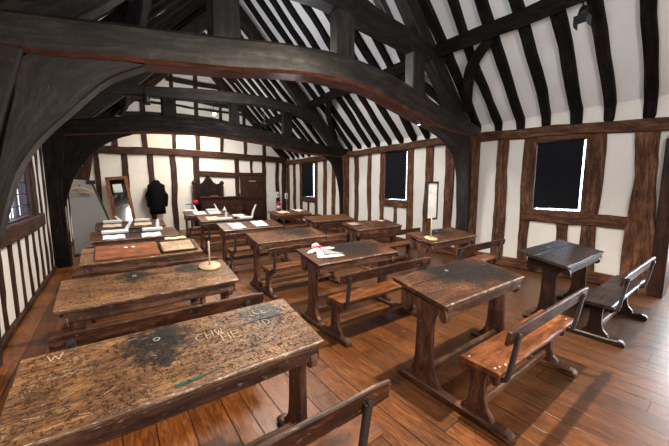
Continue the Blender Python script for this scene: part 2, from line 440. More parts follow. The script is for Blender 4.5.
bm = nbm(); box(bm, (XL - .3, YF - .2, -.12), (8.6, YG + .3, 0), ch=.001)
floor = struct('floor', bm, 'floor', 'worn orange brown oak floorboards running the length of the hall')

def wall_with_holes(bm, plane, c0, c1, a0, a1, z0, z1, holes):
    """plane 'x': wall spans y a0..a1 and z, thick x c0..c1"""
    ys = sorted({a0, a1, *[h[0] for h in holes], *[h[1] for h in holes]}); zs = sorted({z0, z1, *[h[2] for h in holes], *[h[3] for h in holes]})
    for ya, yb in zip(ys, ys[1:]):
        for za, zb in zip(zs, zs[1:]):
            m = ((ya + yb) / 2, (za + zb) / 2)
            if any(h[0] < m[0] < h[1] and h[2] < m[1] < h[3] for h in holes): continue
            if plane == 'x': box(bm, (c0, ya, za), (c1, yb, zb), ch=0.0)
            else: box(bm, (ya, c0, za), (yb, c1, zb), ch=0.0)

WR = [(1.73, 2.49, 1.18, 2.43), (5.55, 6.40, 1.24, 2.6), (10.2, 11.17, 1.2, 2.55)]
DOOR_R = (-.55, .74, 0, 2.2)
bm = nbm(); wall_with_holes(bm, 'x', 6.47, 6.67, YF, YG + .2, 0, 2.95, WR + [DOOR_R])
wall_r = struct('wall_right', bm, 'plaster', 'white limewashed long wall with oak studs and three blinded windows')
WL = (3.95, 6.45, 1.19, 2.38)
bm = nbm(); wall_with_holes(bm, 'x', -1.22, -1.02, YF, YG + .2, 0, 2.95, [WL])
wall_l = struct('wall_left', bm, 'plaster', 'white limewashed long wall with close studs and a leaded window')
bm = nbm()
prism(bm, [(-1.2, 0), (6.65, 0), (6.65, 2.75), (RX, 6.68), (-1.2, 2.75)], 'y', YG + .02, YG + .2, bev=.0005)
wall_b = struct('wall_back', bm, 'plaster', 'far timber framed gable wall with white plaster panels')
bm = nbm()
prism(bm, [(-1.2, 0), (6.65, 0), (6.65, 2.75), (RX, 6.68), (-1.2, 2.75)], 'y', YF - .2, YF, bev=.0005)
wall_f = struct('wall_front', bm, 'plaster', 'plain plastered gable wall closing the near end of the hall')
# roof plaster slopes: one ceiling object
bm = nbm()
s_ = 9.385
prism(bm, [(6.72, s_ - 6.72), (RX, s_ - RX), (RX, s_ - RX + .12), (6.8, s_ - 6.8 + .2)], 'y', YF - .2, YG + .2, bev=.0005)
sl = 3.935
prism(bm, [(-1.27, sl - 1.27), (RX, sl + RX), (RX, sl + RX + .12), (-1.35, sl - 1.35 + .2)], 'y', YF - .2, YG + .2, bev=.0005)
ceil = struct('ceiling', bm, 'roofplaster', 'steep white plastered roof slopes crossed by black rafters and purlins')

# rafters
y = 1.03 - .435 * 8; k = 0
while y < YG - .1:
    for side in (1, -1):
        yy = y + rnd.uniform(-.03, .03); wv = rnd.uniform(-.05, .05)
        w = rnd.uniform(.135, .175)
        if side == 1: P = ([(6.50, yy, 2.54)] if y < 3.4 else []) + [(6.52 - (.1 if y < 3.4 else 0), yy, 2.68 + .05 + (.1 if y < 3.4 else 0)), (5.4, yy + wv, 3.80 + .05), (4.2, yy - wv * .7, 5.0 + .05), (RX, yy + rnd.uniform(-.03, .03), RZ + .05)]
        else: P = [(-1.07, yy, 2.68 + .05), (.05, yy + wv, 3.80 + .05), (1.25, yy - wv * .7, 5.0 + .05), (RX, yy, RZ + .05)]
        n = Vector((-1 * side, 0, -1)).normalized()
        P = [Vector(p) - n * .065 for p in P]
        bm = nbm(); beam(bm, P, w, .12, up=n, seg=.3, wob=.012, ch=.012)
        struct('rafter', bm, 'roofwood', parent=ceil)
    y += .435
# purlins, ridge
for side in (1, -1):
    X0 = 5.0 if side == 1 else .45
    P = [(X0 + rnd.uniform(-.03, .03), yy, 4.06 + rnd.uniform(-.03, .03)) for yy in (YF + .05, -1, .6, 2.2, 3.7, 5.2, 6.7, 8.2, 9.7, 11.2, YG - .02)]
    bm = nbm(); beam(bm, P, .2, .19, up=(-side, 0, 1), seg=.3, wob=.012)
    struct('purlin', bm, 'roofwood', parent=ceil)
# wind braces lying against the rafters
def slope(side, t, y, off=.02):
    z = 2.7 + t
    return Vector(((6.45 - t if side == 1 else -1. + t) - off * side * .7, y, z - off * .7))
for side in (1, -1):
    for yc in (3.74, 8.2):
        for d in (-1, 1):
            a = slope(side, 1.32, yc + d * .98, .07); m = slope(side, .93, yc + d * .42, .07); b = slope(side, .5, yc + d * .16, .07)
            m0 = slope(side, 1.15, yc + d * .66, .07)
            bm = nbm(); beam(bm, [a, m0, m, b], [.15, .19, .17, .15], .09, up=(-side, 0, -1), seg=.12, wob=.006)
            struct('wind_brace', bm, 'roofwood', parent=ceil)
    for d, yc in ((-1, YG),):
        a = slope(side, 1.32, yc - 1.1, .07); m = slope(side, .9, yc - .5, .07); b = slope(side, .45, yc - .2, .07)
        bm = nbm(); beam(bm, [a, m, b], .17, .09, up=(-side, 0, -1), seg=.12, wob=.006)
        struct('wind_brace', bm, 'roofwood', parent=ceil)

# ---- wall timbers
def stud(parent, plane, c, yc, w, z0, z1, mat='wallwood', wob=.012, name='stud', wt=None, lean=0):
    d = .11
    sgn = {'R': -1, 'L': 1, 'B': -1}[plane]
    cc = c + (-sgn) * (d / 2)
    zs = [z0, z0 + (z1 - z0) * .33, z0 + (z1 - z0) * .66, z1]
    off = [0, rnd.uniform(-.02, .02), rnd.uniform(-.02, .02), 0]
    ww = [w * rnd.uniform(.9, 1.1) for _ in zs]
    if wt: ww = wt
    if plane in 'RL':
        P = [(cc, yc + o + lean * i / 3, z) for i, (z, o) in enumerate(zip(zs, off))]; bm = nbm(); beam(bm, P, ww, d, up=(1, 0, 0), seg=.16, wob=wob, ch=.012)
    else:
        P = [(yc + o + lean * i / 3, cc, z) for i, (z, o) in enumerate(zip(zs, off))]; bm = nbm(); beam(bm, P, ww, d, up=(0, 1, 0), seg=.16, wob=wob, ch=.012)
    return struct(name, bm, mat, parent=parent)
XI = 6.435
for yc, w, z0, z1 in ((3.10, .23, 0, 2.6), (2.60, .19, 0, 2.58), (1.60, .21, 0, 2.55), (1.98, .16, 0, .98),
                      (7.68, .19, 0, 2.6), (7.05, .16, 0, 2.6), (6.50, .16, 0, 2.6), (5.45, .2, 0, 2.6), (5.97, .1, 0, 1.08), (4.86, .24, 0, 2.6), (4.29, .22, 0, 2.6),
                      (11.85, .22, 0, 2.6), (11.28, .2, 0, 2.6), (10.1, .2, 0, 2.6), (10.7, .12, 0, 1.04), (9.5, .22, 0, 2.6), (8.95, .2, 0, 2.6), (12.45, .25, 0, 2.6),
                      (-.62, .22, 0, 2.5), (-1.3, .2, 0, 2.5), (-2.0, .2, 0, 2.5)):
    stud(wall_r, 'R', XI, yc, w, z0, z1)
stud(wall_r, 'R', 6.40, .97, .26, 0, 2.45, wt=[.36, .34, .24, .26], lean=.05)
for y0, y1, z, h in ((2.62, 1.05, 1.06, .2), (6.45, 5.5, 1.14, .19), (11.25, 10.05, 1.1, .19)):
    bm = nbm(); beam(bm, [(XI + .045, y0, z + .015), (XI + .045, (y0 + y1) / 2, z), (XI + .045, y1, z - .015)], .13, h, seg=.15, wob=.01, ch=.012); struct('rail', bm, 'wallwood', parent=wall_r)
for y0, y1, z in ((2.52, 1.68, 2.50), (6.43, 5.52, 2.64), (11.2, 10.17, 2.6)):
    bm = nbm(); beam(bm, [(XI + .045, y0, z), (XI + .045, y1, z - (.02 if y0 < 3 else 0))], .12, .13 if y0 < 3 else .07, seg=.15, wob=.006, ch=.01); struct('rail', bm, 'wallwood', parent=wall_r)
for y0, y1 in ((1.15, 3.6), (3.9, 8.0), (8.4, YG), (YF, -.6)):
    bm = nbm(); beam(bm, [(XI + .03, y0, .1), (XI + .03, y1, .1)], .12, .2, seg=.3, wob=.01); struct('sill_beam', bm, 'wallwood', parent=wall_r)
bm = nbm(); beam(bm, [(6.50, YF, 2.45), (6.50, .2, 2.46), (6.50, .95, 2.5), (6.49, 2.3, 2.6), (6.48, 3.74, 2.67), (6.48, 6, 2.68), (6.48, 8.2, 2.67), (6.48, YG, 2.67)], .26, .18, seg=.25, wob=.014)
struct('wall_plate', bm, 'wallwood', parent=wall_r)
# left wall timbers
XI2 = -.985
for i in range(9):
    yc = 4.15 + i * .45
    full = yc > 6.95
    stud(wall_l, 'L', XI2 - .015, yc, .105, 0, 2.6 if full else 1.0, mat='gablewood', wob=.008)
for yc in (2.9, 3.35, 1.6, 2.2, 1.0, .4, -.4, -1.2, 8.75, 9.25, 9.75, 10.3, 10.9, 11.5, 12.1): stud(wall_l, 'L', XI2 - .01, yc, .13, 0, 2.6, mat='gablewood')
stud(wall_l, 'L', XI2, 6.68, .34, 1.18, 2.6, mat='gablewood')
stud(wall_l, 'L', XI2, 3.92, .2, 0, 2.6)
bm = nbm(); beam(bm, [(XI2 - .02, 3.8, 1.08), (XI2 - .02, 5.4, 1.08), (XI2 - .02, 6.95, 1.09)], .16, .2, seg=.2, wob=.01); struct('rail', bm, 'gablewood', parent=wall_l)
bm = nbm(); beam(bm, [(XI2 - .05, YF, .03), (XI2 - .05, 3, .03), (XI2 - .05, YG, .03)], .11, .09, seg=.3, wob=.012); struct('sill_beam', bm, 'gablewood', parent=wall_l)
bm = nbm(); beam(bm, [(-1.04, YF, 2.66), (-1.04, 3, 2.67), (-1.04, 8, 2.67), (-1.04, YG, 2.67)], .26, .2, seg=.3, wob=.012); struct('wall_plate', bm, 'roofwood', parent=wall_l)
# gable timbers
YI = YG - .03
for xc, w, z0, z1, ln in ((-.32, .13, 0, 2.75, 0), (.42, .17, 0, 2.8, 0), (1.16, .17, 0, 2.8, 0), (1.87, .19, 0, 2.8, 0), (2.66, .22, 0, 2.8, 0), (4.22, .17, 0, 2.8, 0), (5.38, .16, 0, 2.8, 0), (6.0, .15, 0, 2.75, 0), (6.34, .2, 0, 2.75, 0), (-.85, .26, 0, 2.75, 0), (4.84, .1, 2.18, 2.8, 0),
                      (-.35, .13, 2.95, 3.3, 0), (.21, .14, 2.95, 3.9, 0), (1.05, .15, 2.95, 4.75, 0), (1.97, .12, 3, 5.6, 0), (2.77, .15, 3, 6.4, 0), (3.64, .12, 3, 5.5, 0), (4.59, .13, 2.95, 4.6, 0), (5.42, .14, 2.95, 3.75, 0)):
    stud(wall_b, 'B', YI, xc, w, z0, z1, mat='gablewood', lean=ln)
stud(wall_b, 'B', YI - .01, -.78, .22, 1.2, 2.75, mat='gablewood', lean=.28)
def rail_b(x0, x1, z0, z1, h, mat='gablewood', cam=0, dp=.13):
    bm = nbm(); beam(bm, [(x0, YI + .02, z0), ((x0 + x1) / 2, YI + .02, (z0 + z1) / 2 + cam), (x1, YI + .02, z1)], dp, h, seg=.2, wob=.012, ch=.015); struct('rail', bm, mat, parent=wall_b)
rail_b(-1.0, 6.45, 2.80, 2.78, .24, cam=.07, dp=.18)
rail_b(2.66, 4.25, 2.12, 2.08, .2)
rail_b(4.25, 5.38, 2.15, 2.15, .12)
rail_b(.2, 5.25, 4.0, 4.0, .14, cam=.18, mat='roofdark')
rail_b(.75, 4.7, 4.52, 4.52, .07, mat='roofdark')
rail_b(1.0, 4.5, 4.75, 4.75, .22, cam=.08, mat='roofdark')
rail_b(1.8, 3.7, 5.4, 5.4, .15, mat='roofdark')
bm = nbm(); beam(bm, [(-1.0, YI, 2.72), (RX, YI, RZ - .02)], .14, .22, up=(0, 1, 0), seg=.3); struct('gable_rafter', bm, 'gablewood', parent=wall_b)
bm = nbm(); beam(bm, [(6.45, YI, 2.72), (RX, YI, RZ - .02)], .14, .22, up=(0, 1, 0), seg=.3); struct('gable_rafter', bm, 'gablewood', parent=wall_b)

# ---- door in gable
def plank_door(name, label, x0, x1, z1, y):
    bm = nbm(); n = 5; w = (x1 - x0) / n
    for i in range(n): box(bm, (x0 + i * w + .003, y - .02, .02), (x0 + (i + 1) * w - .003, y + .03, z1), g=(0, 0, 1), ch=.006)
    o = obj(name, bm, 'gablewood'); o['kind'] = 'structure'; o['label'] = label
    for z in (.35, 1.15, 1.85):
        obj('ledge', mk(box, (x0 + .04, y - .045, z - .07), (x1 - .04, y - .018, z + .07), ch=.008), 'gablewood', o)
    obj('letter_plate', mk(box, (x0 + .36, y - .055, z1 - .28), (x0 + .66, y - .045, z1 - .22), ch=.004), 'steel', o)
    return o
plank_door('door_2', 'dark brown plank door in the far gable wall', 4.31, 5.3, 2.1, YI - .0)
# ---- right doorway and passage beyond it
bm = nbm()
for a, b in (((6.40, -.68, 0), (6.72, -.55, 2.3)), ((6.38, .66, 0), (6.74, .82, 2.3)), ((6.40, -.68, 2.2), (6.72, .8, 2.36))): box(bm, a, b, g=(0, 0, 1), ch=.01)
d1 = obj('door_1', bm, 'gablewood'); d1['kind'] = 'structure'; d1['label'] = 'dark oak door frame at the near end of the right wall'
bm = nbm()
for i in range(4): box(bm, (6.74 + .2 * i, .70, .02), (6.74 + .2 * (i + 1) - .004, .745, 2.18), g=(0, 0, 1), ch=.005)
obj('door_leaf', bm, 'gablewood', d1)
bm = nbm(); box(bm, (7.0, .66, 1.0), (7.14, .70, 1.14), ch=.01); obj('lock_plate', bm, 'steel', d1)
bm = nbm(); box(bm, (6.67, .80, 0), (8.6, .9, 2.6), ch=0); box(bm, (6.67, -1.0, 0), (8.6, -.9, 2.6), ch=0); box(bm, (8.5, -1.0, 0), (8.6, .9, 2.6), ch=0); box(bm, (6.67, -1.0, 2.6), (8.6, .9, 2.7), ch=0)
struct('wall_passage', bm, 'plaster', 'plastered passage beyond the open side doorway')

# ---- windows
def window(n, side, y0, y1, z0, z1, mull, label):
    x = 6.5 if side == 'R' else -1.07
    xa, xb = (6.44, 6.56) if side == 'R' else (-1.12, -.99)
    o = obj('window_%d' % n, mk(lambda bm: [box(bm, (xa, a, b), (xb, c, d), g=g, ch=.006) for a, b, c, d, g in
        ((y0 - .05, z0 - .03, y0 + .012, z1 + .03, (0, 0, 1)), (y1 - .012, z0 - .03, y1 + .05, z1 + .03, (0, 0, 1)), (y0, z0 - .03, y1, z0 + .012, (0, 1, 0)), (y0, z1 - .02, y1, z1 + .03, (0, 1, 0)))]), 'wallwood' if side == 'R' else 'gablewood')
    o['kind'] = 'structure'; o['label'] = label
    for m in mull: obj('mullion', mk(box, (x - .018, m - .04, z0), (x + .018, m + .04, z1), g=(0, 0, 1), ch=.008), 'gablewood', o)
    obj('pane', mk(box, (x + .02, y0, z0), (x + .026, y1, z1), ch=0), 'glass', o)
    bm = nbm(); s = .13
    a = y0
    while a < y1: box(bm, (x + .018, a - .006, z0), (x + .028, a + .006, z1), ch=0); a += s
    b = z0
    while b < z1: box(bm, (x + .018, y0, b - .006), (x + .028, y1, b + .006), ch=0); b += s * 1.25
    obj('lead_came', bm, 'lead', o)
    return o
window(1, 'R', *WR[0], (), 'leaded window nearest the doorway in the right wall')
window(2, 'R', *WR[1], (), 'leaded window in the middle bay of the right wall')
window(3, 'R', *WR[2], (), 'leaded window in the far bay of the right wall')
window(4, 'L', *WL, (4.35, 4.85, 5.36, 5.93), 'long mullioned leaded window in the left wall')
BL = ['black roller blind over the window nearest the doorway, right of the near arch', 'black roller blind in the middle bay between the two arched trusses', 'black roller blind in the far bay beside the gable corner']
for (y0, y1, z0, z1), lb, (dl, dr, db) in zip(WR, BL, ((.035, .035, .055), (.05, .02, .04), (.02, .07, .03))):
    t = thing('window_blind', lb, 'blind', (6.432, (y0 + y1) / 2, z0), group='black blinds on the right wall windows')
    hw = (y1 - y0) / 2
    bm = nbm(); n = 14
    rings = []
    for i in range(n + 1):
        yy = -hw + dr + (2 * hw - dl - dr) * i / n; dx = .004 * math.sin(i * 1.7)
        rings.append([Vector((dx - .002, yy, db + .012 * math.sin(i * .4))), Vector((dx + .002, yy, db + .012 * math.sin(i * .4))), Vector((dx + .002, yy, z1 - z0 - .02)), Vector((dx - .002, yy, z1 - z0 - .02))])
    loft(bm, rings); obj('blind_cloth', bm, 'blackcloth', t)
    bm = nbm(); tube(bm, [(0, -hw + dr, z1 - z0 - .03), (0, hw - dl, z1 - z0 - .03)], .018); obj('roller', bm, 'blackcloth', t)
    bm = nbm(); box(bm, (-.008, -hw + dr + .01, db - .005), (.006, hw - dl - .01, db + .015)); obj('bottom_bar', bm, 'blackcloth', t)

# ------------------------------------------------------------------ roof trusses
def truss(label, yc, th, tie_t, tie_b, braceL, braceR, postL, postR, colt, colb, posts, tm='trusswood'):
    t = thing('roof_truss', label, 'roof truss', (0, yc, 0), group='arched oak trusses spanning the hall')
    t['kind'] = 'structure'
    h = th / 2
    def part(name, fn, mat=None): return obj(name, mk(fn), mat or tm, t)
    part('tie_beam', lambda bm: ribbon(bm, tie_t, tie_b, -h, h, seg=.18, wob=.012, ch=.035, soffit=True), [tm, 'soffit'])
    for (A, B) in (braceL, braceR): part('arch_brace', lambda bm: ribbon(bm, A, B, -h * .75, h * .75, seg=.1, wob=.006))
    part('wall_post', lambda bm: ribbon(bm, postL[0], postL[1], -h * 1.05, h * 1.05, seg=.15))
    part('wall_post', lambda bm: ribbon(bm, postR[0], postR[1], -h * 1.05, h * 1.05, seg=.15), 'wallwood' if postR[2] else tm)
    part('collar_beam', lambda bm: ribbon(bm, colt, colb, -h * .7, h * .7, seg=.15), 'roofdark')
    for x0, x1, z0, z1, z2 in posts:
        part('queen_post', lambda bm: ribbon(bm, [(x0, z0), (x0 + .01, (z0 + z1) / 2), (x0, z1)], [(x1, z0), (x1 - .01, (z0 + z1) / 2), (x1, z2)], -h * .6, h * .6, seg=.15))
    for s in (1, -1):
        X = lambda a: a if s == 1 else 2 * RX - a
        A = [(X(6.30), 2.86), (X(5.2), 3.93), (X(4.0), 5.13), (X(RX + .02), 6.38)]; B = [(X(6.0), 2.72), (X(4.95), 3.70), (X(3.85), 4.88), (X(RX + .02), 6.02)]
        part('principal_rafter', lambda bm: ribbon(bm, A, B, -h * .6, h * .6, seg=.2, wob=.012), 'roofdark')
        part('strut', lambda bm: ribbon(bm, [(X(3.9), 4.3), (X(3.5), 4.75), (X(3.45), 5.2)], [(X(3.72), 4.28), (X(3.35), 4.72), (X(3.3), 5.3)], -h * .35, h * .35))
    part('king_strut', lambda bm: ribbon(bm, [(RX - .1, 4.3), (RX - .09, 5.2), (RX - .1, 6.2)], [(RX + .1, 4.3), (RX + .09, 5.2), (RX + .1, 6.2)], -h * .4, h * .4))
    return t
truss('near arched truss with a bowed tie beam crossing the whole view', 3.76, .36,
      [(-1.05, 2.95), (-.63, 3.0), (.02, 3.10), (1.16, 3.27), (2.1, 3.42), (2.8, 3.46), (3.4, 3.44), (4.07, 3.34), (5.2, 3.08), (5.9, 2.98), (6.5, 2.88)],
      [(-1.05, 2.70), (-.63, 2.70), (.02, 2.77), (1.16, 2.92), (2.1, 3.06), (2.8, 3.10), (3.4, 3.07), (4.07, 2.93), (5.2, 2.70), (5.9, 2.66), (6.5, 2.66)],
      ([(-.05, 2.78), (-.5, 2.72), (-.62, 2.3), (-.68, 2.05), (-.74, 1.8), (-.84, 1.5), (-.96, 1.1), (-1.0, .9)], [(.36, 2.80), (.04, 2.60), (-.22, 2.32), (-.44, 2.06), (-.6, 1.8), (-.71, 1.5), (-.82, 1.1), (-.92, .9)]),
      ([(5.5, 2.74), (6.0, 2.76), (6.22, 2.4), (6.3, 1.98), (6.32, 1.35), (6.34, .7), (6.36, .45)], [(4.75, 2.80), (5.4, 2.60), (5.82, 2.36), (6.06, 1.96), (6.14, 1.35), (6.2, .7), (6.26, .45)]),
      ([(-1.1, 0), (-1.1, 1.3), (-1.1, 2.72)], [(-.92, 0), (-.84, 1.4), (-.50, 2.72)]), ([(6.24, 0), (6.26, 1.3), (6.2, 2.66)], [(6.56, 0), (6.56, 1.3), (6.56, 2.66)], True),
      [(.05, 3.95), (.9, 4.2), (2.0, 4.42), (2.95, 4.42), (3.58, 4.30), (4.4, 4.22), (5.3, 4.08)], [(.2, 3.72), (.9, 3.92), (2.0, 4.06), (2.65, 4.09), (3.15, 4.03), (4.3, 3.93), (5.15, 3.82)],
      [(1.0, 1.34, 3.25, 4.1, 4.1), (2.71, 3.04, 3.42, 4.15, 4.15), (4.33, 4.66, 3.22, 4.05, 4.05)])
truss('second arched truss between the middle and far bays', 8.2, .27,
      [(-1.05, 2.85), (-.7, 2.91), (.1, 3.08), (.82, 3.20), (1.7, 3.26), (2.6, 3.22), (3.7, 3.14), (4.68, 3.02), (5.6, 2.9), (6.5, 2.86)],
      [(-1.05, 2.58), (-.7, 2.6), (.1, 2.72), (.82, 2.82), (1.7, 2.87), (2.6, 2.85), (3.7, 2.76), (4.68, 2.62), (5.6, 2.58), (6.5, 2.58)],
      ([(-.05, 2.78), (-.62, 2.7), (-.8, 2.2), (-.86, 1.85), (-.92, 1.45), (-.98, 1.0)], [(.45, 2.76), (.13, 2.62), (-.22, 2.36), (-.56, 1.88), (-.72, 1.45), (-.84, 1.0)]),
      ([(5.5, 2.7), (6.1, 2.68), (6.3, 2.2), (6.34, 1.51), (6.38, .6)], [(5.2, 2.64), (5.72, 2.5), (6.0, 2.12), (6.18, 1.51), (6.26, .6)]),
      ([(-1.1, 0), (-1.1, 1.3), (-1.1, 2.72)], [(-.76, 0), (-.79, 1.4), (-.66, 2.72)]), ([(6.26, 0), (6.24, 1.3), (6.2, 2.66)], [(6.56, 0), (6.56, 1.3), (6.56, 2.66)], True),
      [(.0, 3.76), (.85, 3.84), (1.9, 3.96), (3.2, 4.05), (4.4, 4.0), (5.4, 3.82)], [(.2, 3.55), (.85, 3.60), (1.9, 3.68), (3.2, 3.78), (4.4, 3.72), (5.2, 3.55)],
      [(1.04, 1.36, 3.2, 3.8, 3.8), (2.59, 2.85, 3.2, 3.95, 3.95), (4.1, 4.4, 3.05, 3.9, 3.9)], tm='roofwood')  # darker oak than the near truss: dimness further back put into the colour

# ------------------------------------------------------------------ school desks with attached benches
SLOPE = math.atan2(.09, .5)
def trestle(bm, x, th=.048):
    # (y,z) outline: scrolled head, narrow waist, flared foot
    half = []
    c = -.05
    L = [(-.236, .705), (-.252, .66), (-.25, .63), (-.238, .612), (-.22, .604), (-.202, .608), (-.19, .622), (-.184, .64), (-.172, .652), (-.155, .65), (-.14, .63), (-.13, .595), (-.123, .54), (-.124, .40), (-.128, .25), (-.14, .17), (-.165, .115), (-.20, .085), (-.205, .05)]
    R_ = [(.115, .05), (.11, .085), (.075, .115), (.045, .17), (.032, .25), (.024, .40), (.022, .56), (.028, .62), (.042, .658), (.062, .672), (.08, .664), (.092, .64), (.108, .612), (.13, .597), (.155, .598), (.178, .615), (.19, .645), (.194, .69), (.19, .77)]
    prism(bm, L + R_, 'x', x - th / 2, x + th / 2, g=(0, 0, 1), bev=.005)
def bench_end(bm, x, th=.045):
    P = [(-.64, .40), (-.642, .355), (-.63, .328), (-.608, .325), (-.596, .345), (-.583, .366), (-.565, .362), (-.556, .335), (-.553, .27), (-.556, .19), (-.572, .125), (-.61, .085), (-.62, .05),
         (-.385, .05), (-.395, .085), (-.432, .125), (-.446, .19), (-.45, .27), (-.446, .335), (-.436, .362), (-.418, .366), (-.404, .345), (-.392, .325), (-.372, .328), (-.36, .355), (-.362, .40)]
    prism(bm, P, 'x', x - th / 2, x + th / 2, g=(0, 0, 1), bev=.005)
def top_z(y): return .80 + y * math.tan(SLOPE)        # upper face of the sloping top
def rough_board(bm, x0, x1, y0, y1, zt, th, slope=0., wob=.004, n=16):
    """worn plank running along x with uneven edges; zt = upper face height at y centre 0"""
    rings = []; sd = Vector((rnd.uniform(-50, 50),) * 3)
    for i in range(n + 1):
        x = x0 + (x1 - x0) * i / n
        a = noise.noise(Vector((x * 6, 1, 0)) + sd) * wob; b = noise.noise(Vector((x * 6, 9, 0)) + sd) * wob; c = noise.noise(Vector((x * 3, 5, 0)) + sd) * wob * .6
        ya, yb = y0 + a, y1 + b; k = min(.010, th * .3)
        Z = lambda y: zt + y * slope + c
        pts = [(ya + k, Z(ya) - th), (yb - k, Z(yb) - th), (yb, Z(yb) - th + k), (yb, Z(yb) - k), (yb - k, Z(yb - k)), (ya + k, Z(ya + k)), (ya, Z(ya) - k), (ya, Z(ya) - th + k)]
        e = 0 if 0 < i < n else (.0)
        rings.append([Vector((x, p[0], p[1])) for p in pts])
    loft(bm, rings)
def desk(label, x0, yc, w, topmat, framemat='frame', seatmat='seat', wells=(.3, .9), legx=(.05, None), seatx=(0., None), dep=(.25, .27), rz=0., backmat=None, backx=(-.03, 1.37), lip=True, group='oak school desks with attached benches'):
    """origin: left end of the top at floor level, middle of the top's depth. x to the right, y away from the sitter"""
    t = thing('school_desk', label, 'desk', (x0, yc, 0), rz, group)
    rx = legx[1] if legx[1] else w - .08; lx = legx[0]
    sl_ = math.tan(SLOPE)
    # top of two boards
    bm = nbm(); rough_board(bm, 0, w, -dep[0], .085, .80, .032, sl_); rough_board(bm, 0.003, w - .003, .088, dep[1], .80, .032, sl_)
    top = obj('desk_top', bm, topmat, t)
    # worn nosing under the front edge
    zf = top_z(-dep[0])
    obj('front_rail', mk(lambda bm: rough_board(bm, lx + .0, w - .03, -dep[0] + .008, -dep[0] + .04, zf - .028, .085, 0, .006)), 'frameblue' if framemat != 'seatdark' else framemat, t)
    if lip: obj('edge_moulding', mk(lambda bm: rough_board(bm, .004, w - .004, -dep[0] - .006, -dep[0] + .012, zf + .001, .018, 0, .003)), 'nosing' if framemat != 'seatdark' else framemat, t)
    obj('back_rail', mk(lambda bm: rough_board(bm, lx + .0, w - .05, .17, .2, top_z(.17) - .03, .07, 0, .004)), framemat, t)
    for x in (lx, rx): obj('trestle', mk(trestle, x), 'frameblue' if framemat != 'seatdark' else 'seatdark', t)
    for x in (lx, rx):
        bm = nbm()
        P = [(.185, .0), (.205, .02), (.19, .042), (.15, .055), (-.62, .055), (-.66, .062), (-.70, .066), (-.73, .058), (-.748, .04), (-.752, .02), (-.742, .0)]
        prism(bm, P, 'x', x - .038, x + .038, g=(0, 1, 0), bev=.012); obj('runner', bm, 'frameblue' if framemat != 'seatdark' else 'seatdark', t)
    obj('desk_stretcher', mk(lambda bm: rough_board(bm, lx + .02, rx - .02, -.075, -.03, .165, .075, 0, .004)), 'rail', t)
    obj('bench_stretcher', mk(lambda bm: rough_board(bm, lx + .02, rx - .02, -.52, -.485, .145, .06, 0, .004)), 'rail', t)
    for x in (lx, rx): obj('bench_end', mk(bench_end, x), 'frameblue' if framemat != 'seatdark' else 'seatdark', t)
    s1 = seatx[1] if seatx[1] else w + .08
    obj('bench_seat', mk(lambda bm: rough_board(bm, seatx[0], s1, -.65, -.365, .43, .036, 0, .006)), seatmat, t)
    if label.startswith('large dark'):
        bm = nbm()
        for a, c_ in ((.06, -.60), (.06, -.42), (.16, -.62), (.10, -.61), (s1 - .08, -.60), (s1 - .08, -.42)): lathe(bm, [(.001, .0), (.008, .0), (.006, .004), (.001, .005)], (a, c_, .431), n=8)
        obj('nail_heads', bm, 'white', t)
    # backrest: leaning board on iron straps
    bx0, bx1 = backx
    bm = nbm()
    Mr = Matrix.Translation((0, -.70, .70)) @ Matrix.Rotation(.16, 4, 'X')
    n = 14; rings = []; sd = Vector((rnd.uniform(-50, 50),) * 3)
    for i in range(n + 1):
        x = bx0 + (bx1 - bx0) * i / n; a = noise.noise(Vector((x * 5, 0, 0)) + sd) * .004
        hh = .055 if 0 < i < n else .045
        rings.append([Mr @ Vector((x, p, q)) for p, q in ((-.012, -hh + a + .006), (-.006, -hh + a), (.006, -hh + a), (.012, -hh + a + .006), (.012, hh + a - .006), (.006, hh + a), (-.006, hh + a), (-.012, hh + a - .006))])
    loft(bm, rings); back = obj('backrest', bm, backmat or ('seatdark' if seatmat == 'seatdark' else 'frame'), t)
    for x in (bx0 + .1, bx1 - .14):
        bm = nbm()
        q = [(-.60, .372), (-.655, .365), (-.675, .41), (-.70, .56), (-.722, .705)]
        beam(bm, [(x, a, b) for a, b in q], .044, .026, up=(0, 1, .2), seg=.04, wob=.001, ch=.006)
        tube(bm, [(x, -.70, .70), (x, -.738, .705)], .015); obj('back_strap', bm, 'grey_iron', t)
    for x in wells:
        bm = nbm(); z = top_z(.15)
        Mx = Matrix.Translation((x, .16, z - .01)) @ Matrix.Rotation(SLOPE, 4, 'X')
        lathe(bm, [(.001, -.01), (.018, -.01), (.019, .010), (.016, .014), (.011, .015), (.009, .009), (.001, .008)], n=18, M4=Mx); obj('inkwell', bm, 'ceramic', t, True)
    return t, top

def TM(i, style, wells, stains):
    st = {
        'tan': dict(dark=(.06, .023, .009), mid=(.19, .088, .036), light=(.40, .22, .10), scratch=(.55, .42, .30), amount=.6, stain=.15, rough=.42),
        'brown': dict(dark=(.018, .006, .003), mid=(.088, .031, .013), light=(.24, .10, .045), scratch=(.42, .30, .22), amount=.55, stain=.36, rough=.36),
        'orange': dict(dark=(.035, .011, .004), mid=(.14, .05, .018), light=(.30, .13, .052), scratch=(.42, .28, .18), amount=.4, stain=.16, rough=.4),
        'black': dict(dark=(.010, .007, .006), mid=(.024, .015, .012), light=(.055, .034, .026), scratch=(.2, .17, .15), amount=.35, stain=.3, rough=.28),
    }[style]
    return desk_wood('desk_top_%s_%d' % (style, i), stains=[(x, .16, st['stain']) for x in wells] + list(stains), seed=i * 1.37, **st)
DESKS = {}
def D(key, i, label, x0, yc, w, style, **kw):
    wells = kw.pop('wells', (.3, .9)); stains = kw.pop('stains', ())
    t, top = desk(label, x0, yc, w, TM(i, style, wells, stains), wells=wells, **kw)
    DESKS[key] = (x0, yc, w, t); return t, top
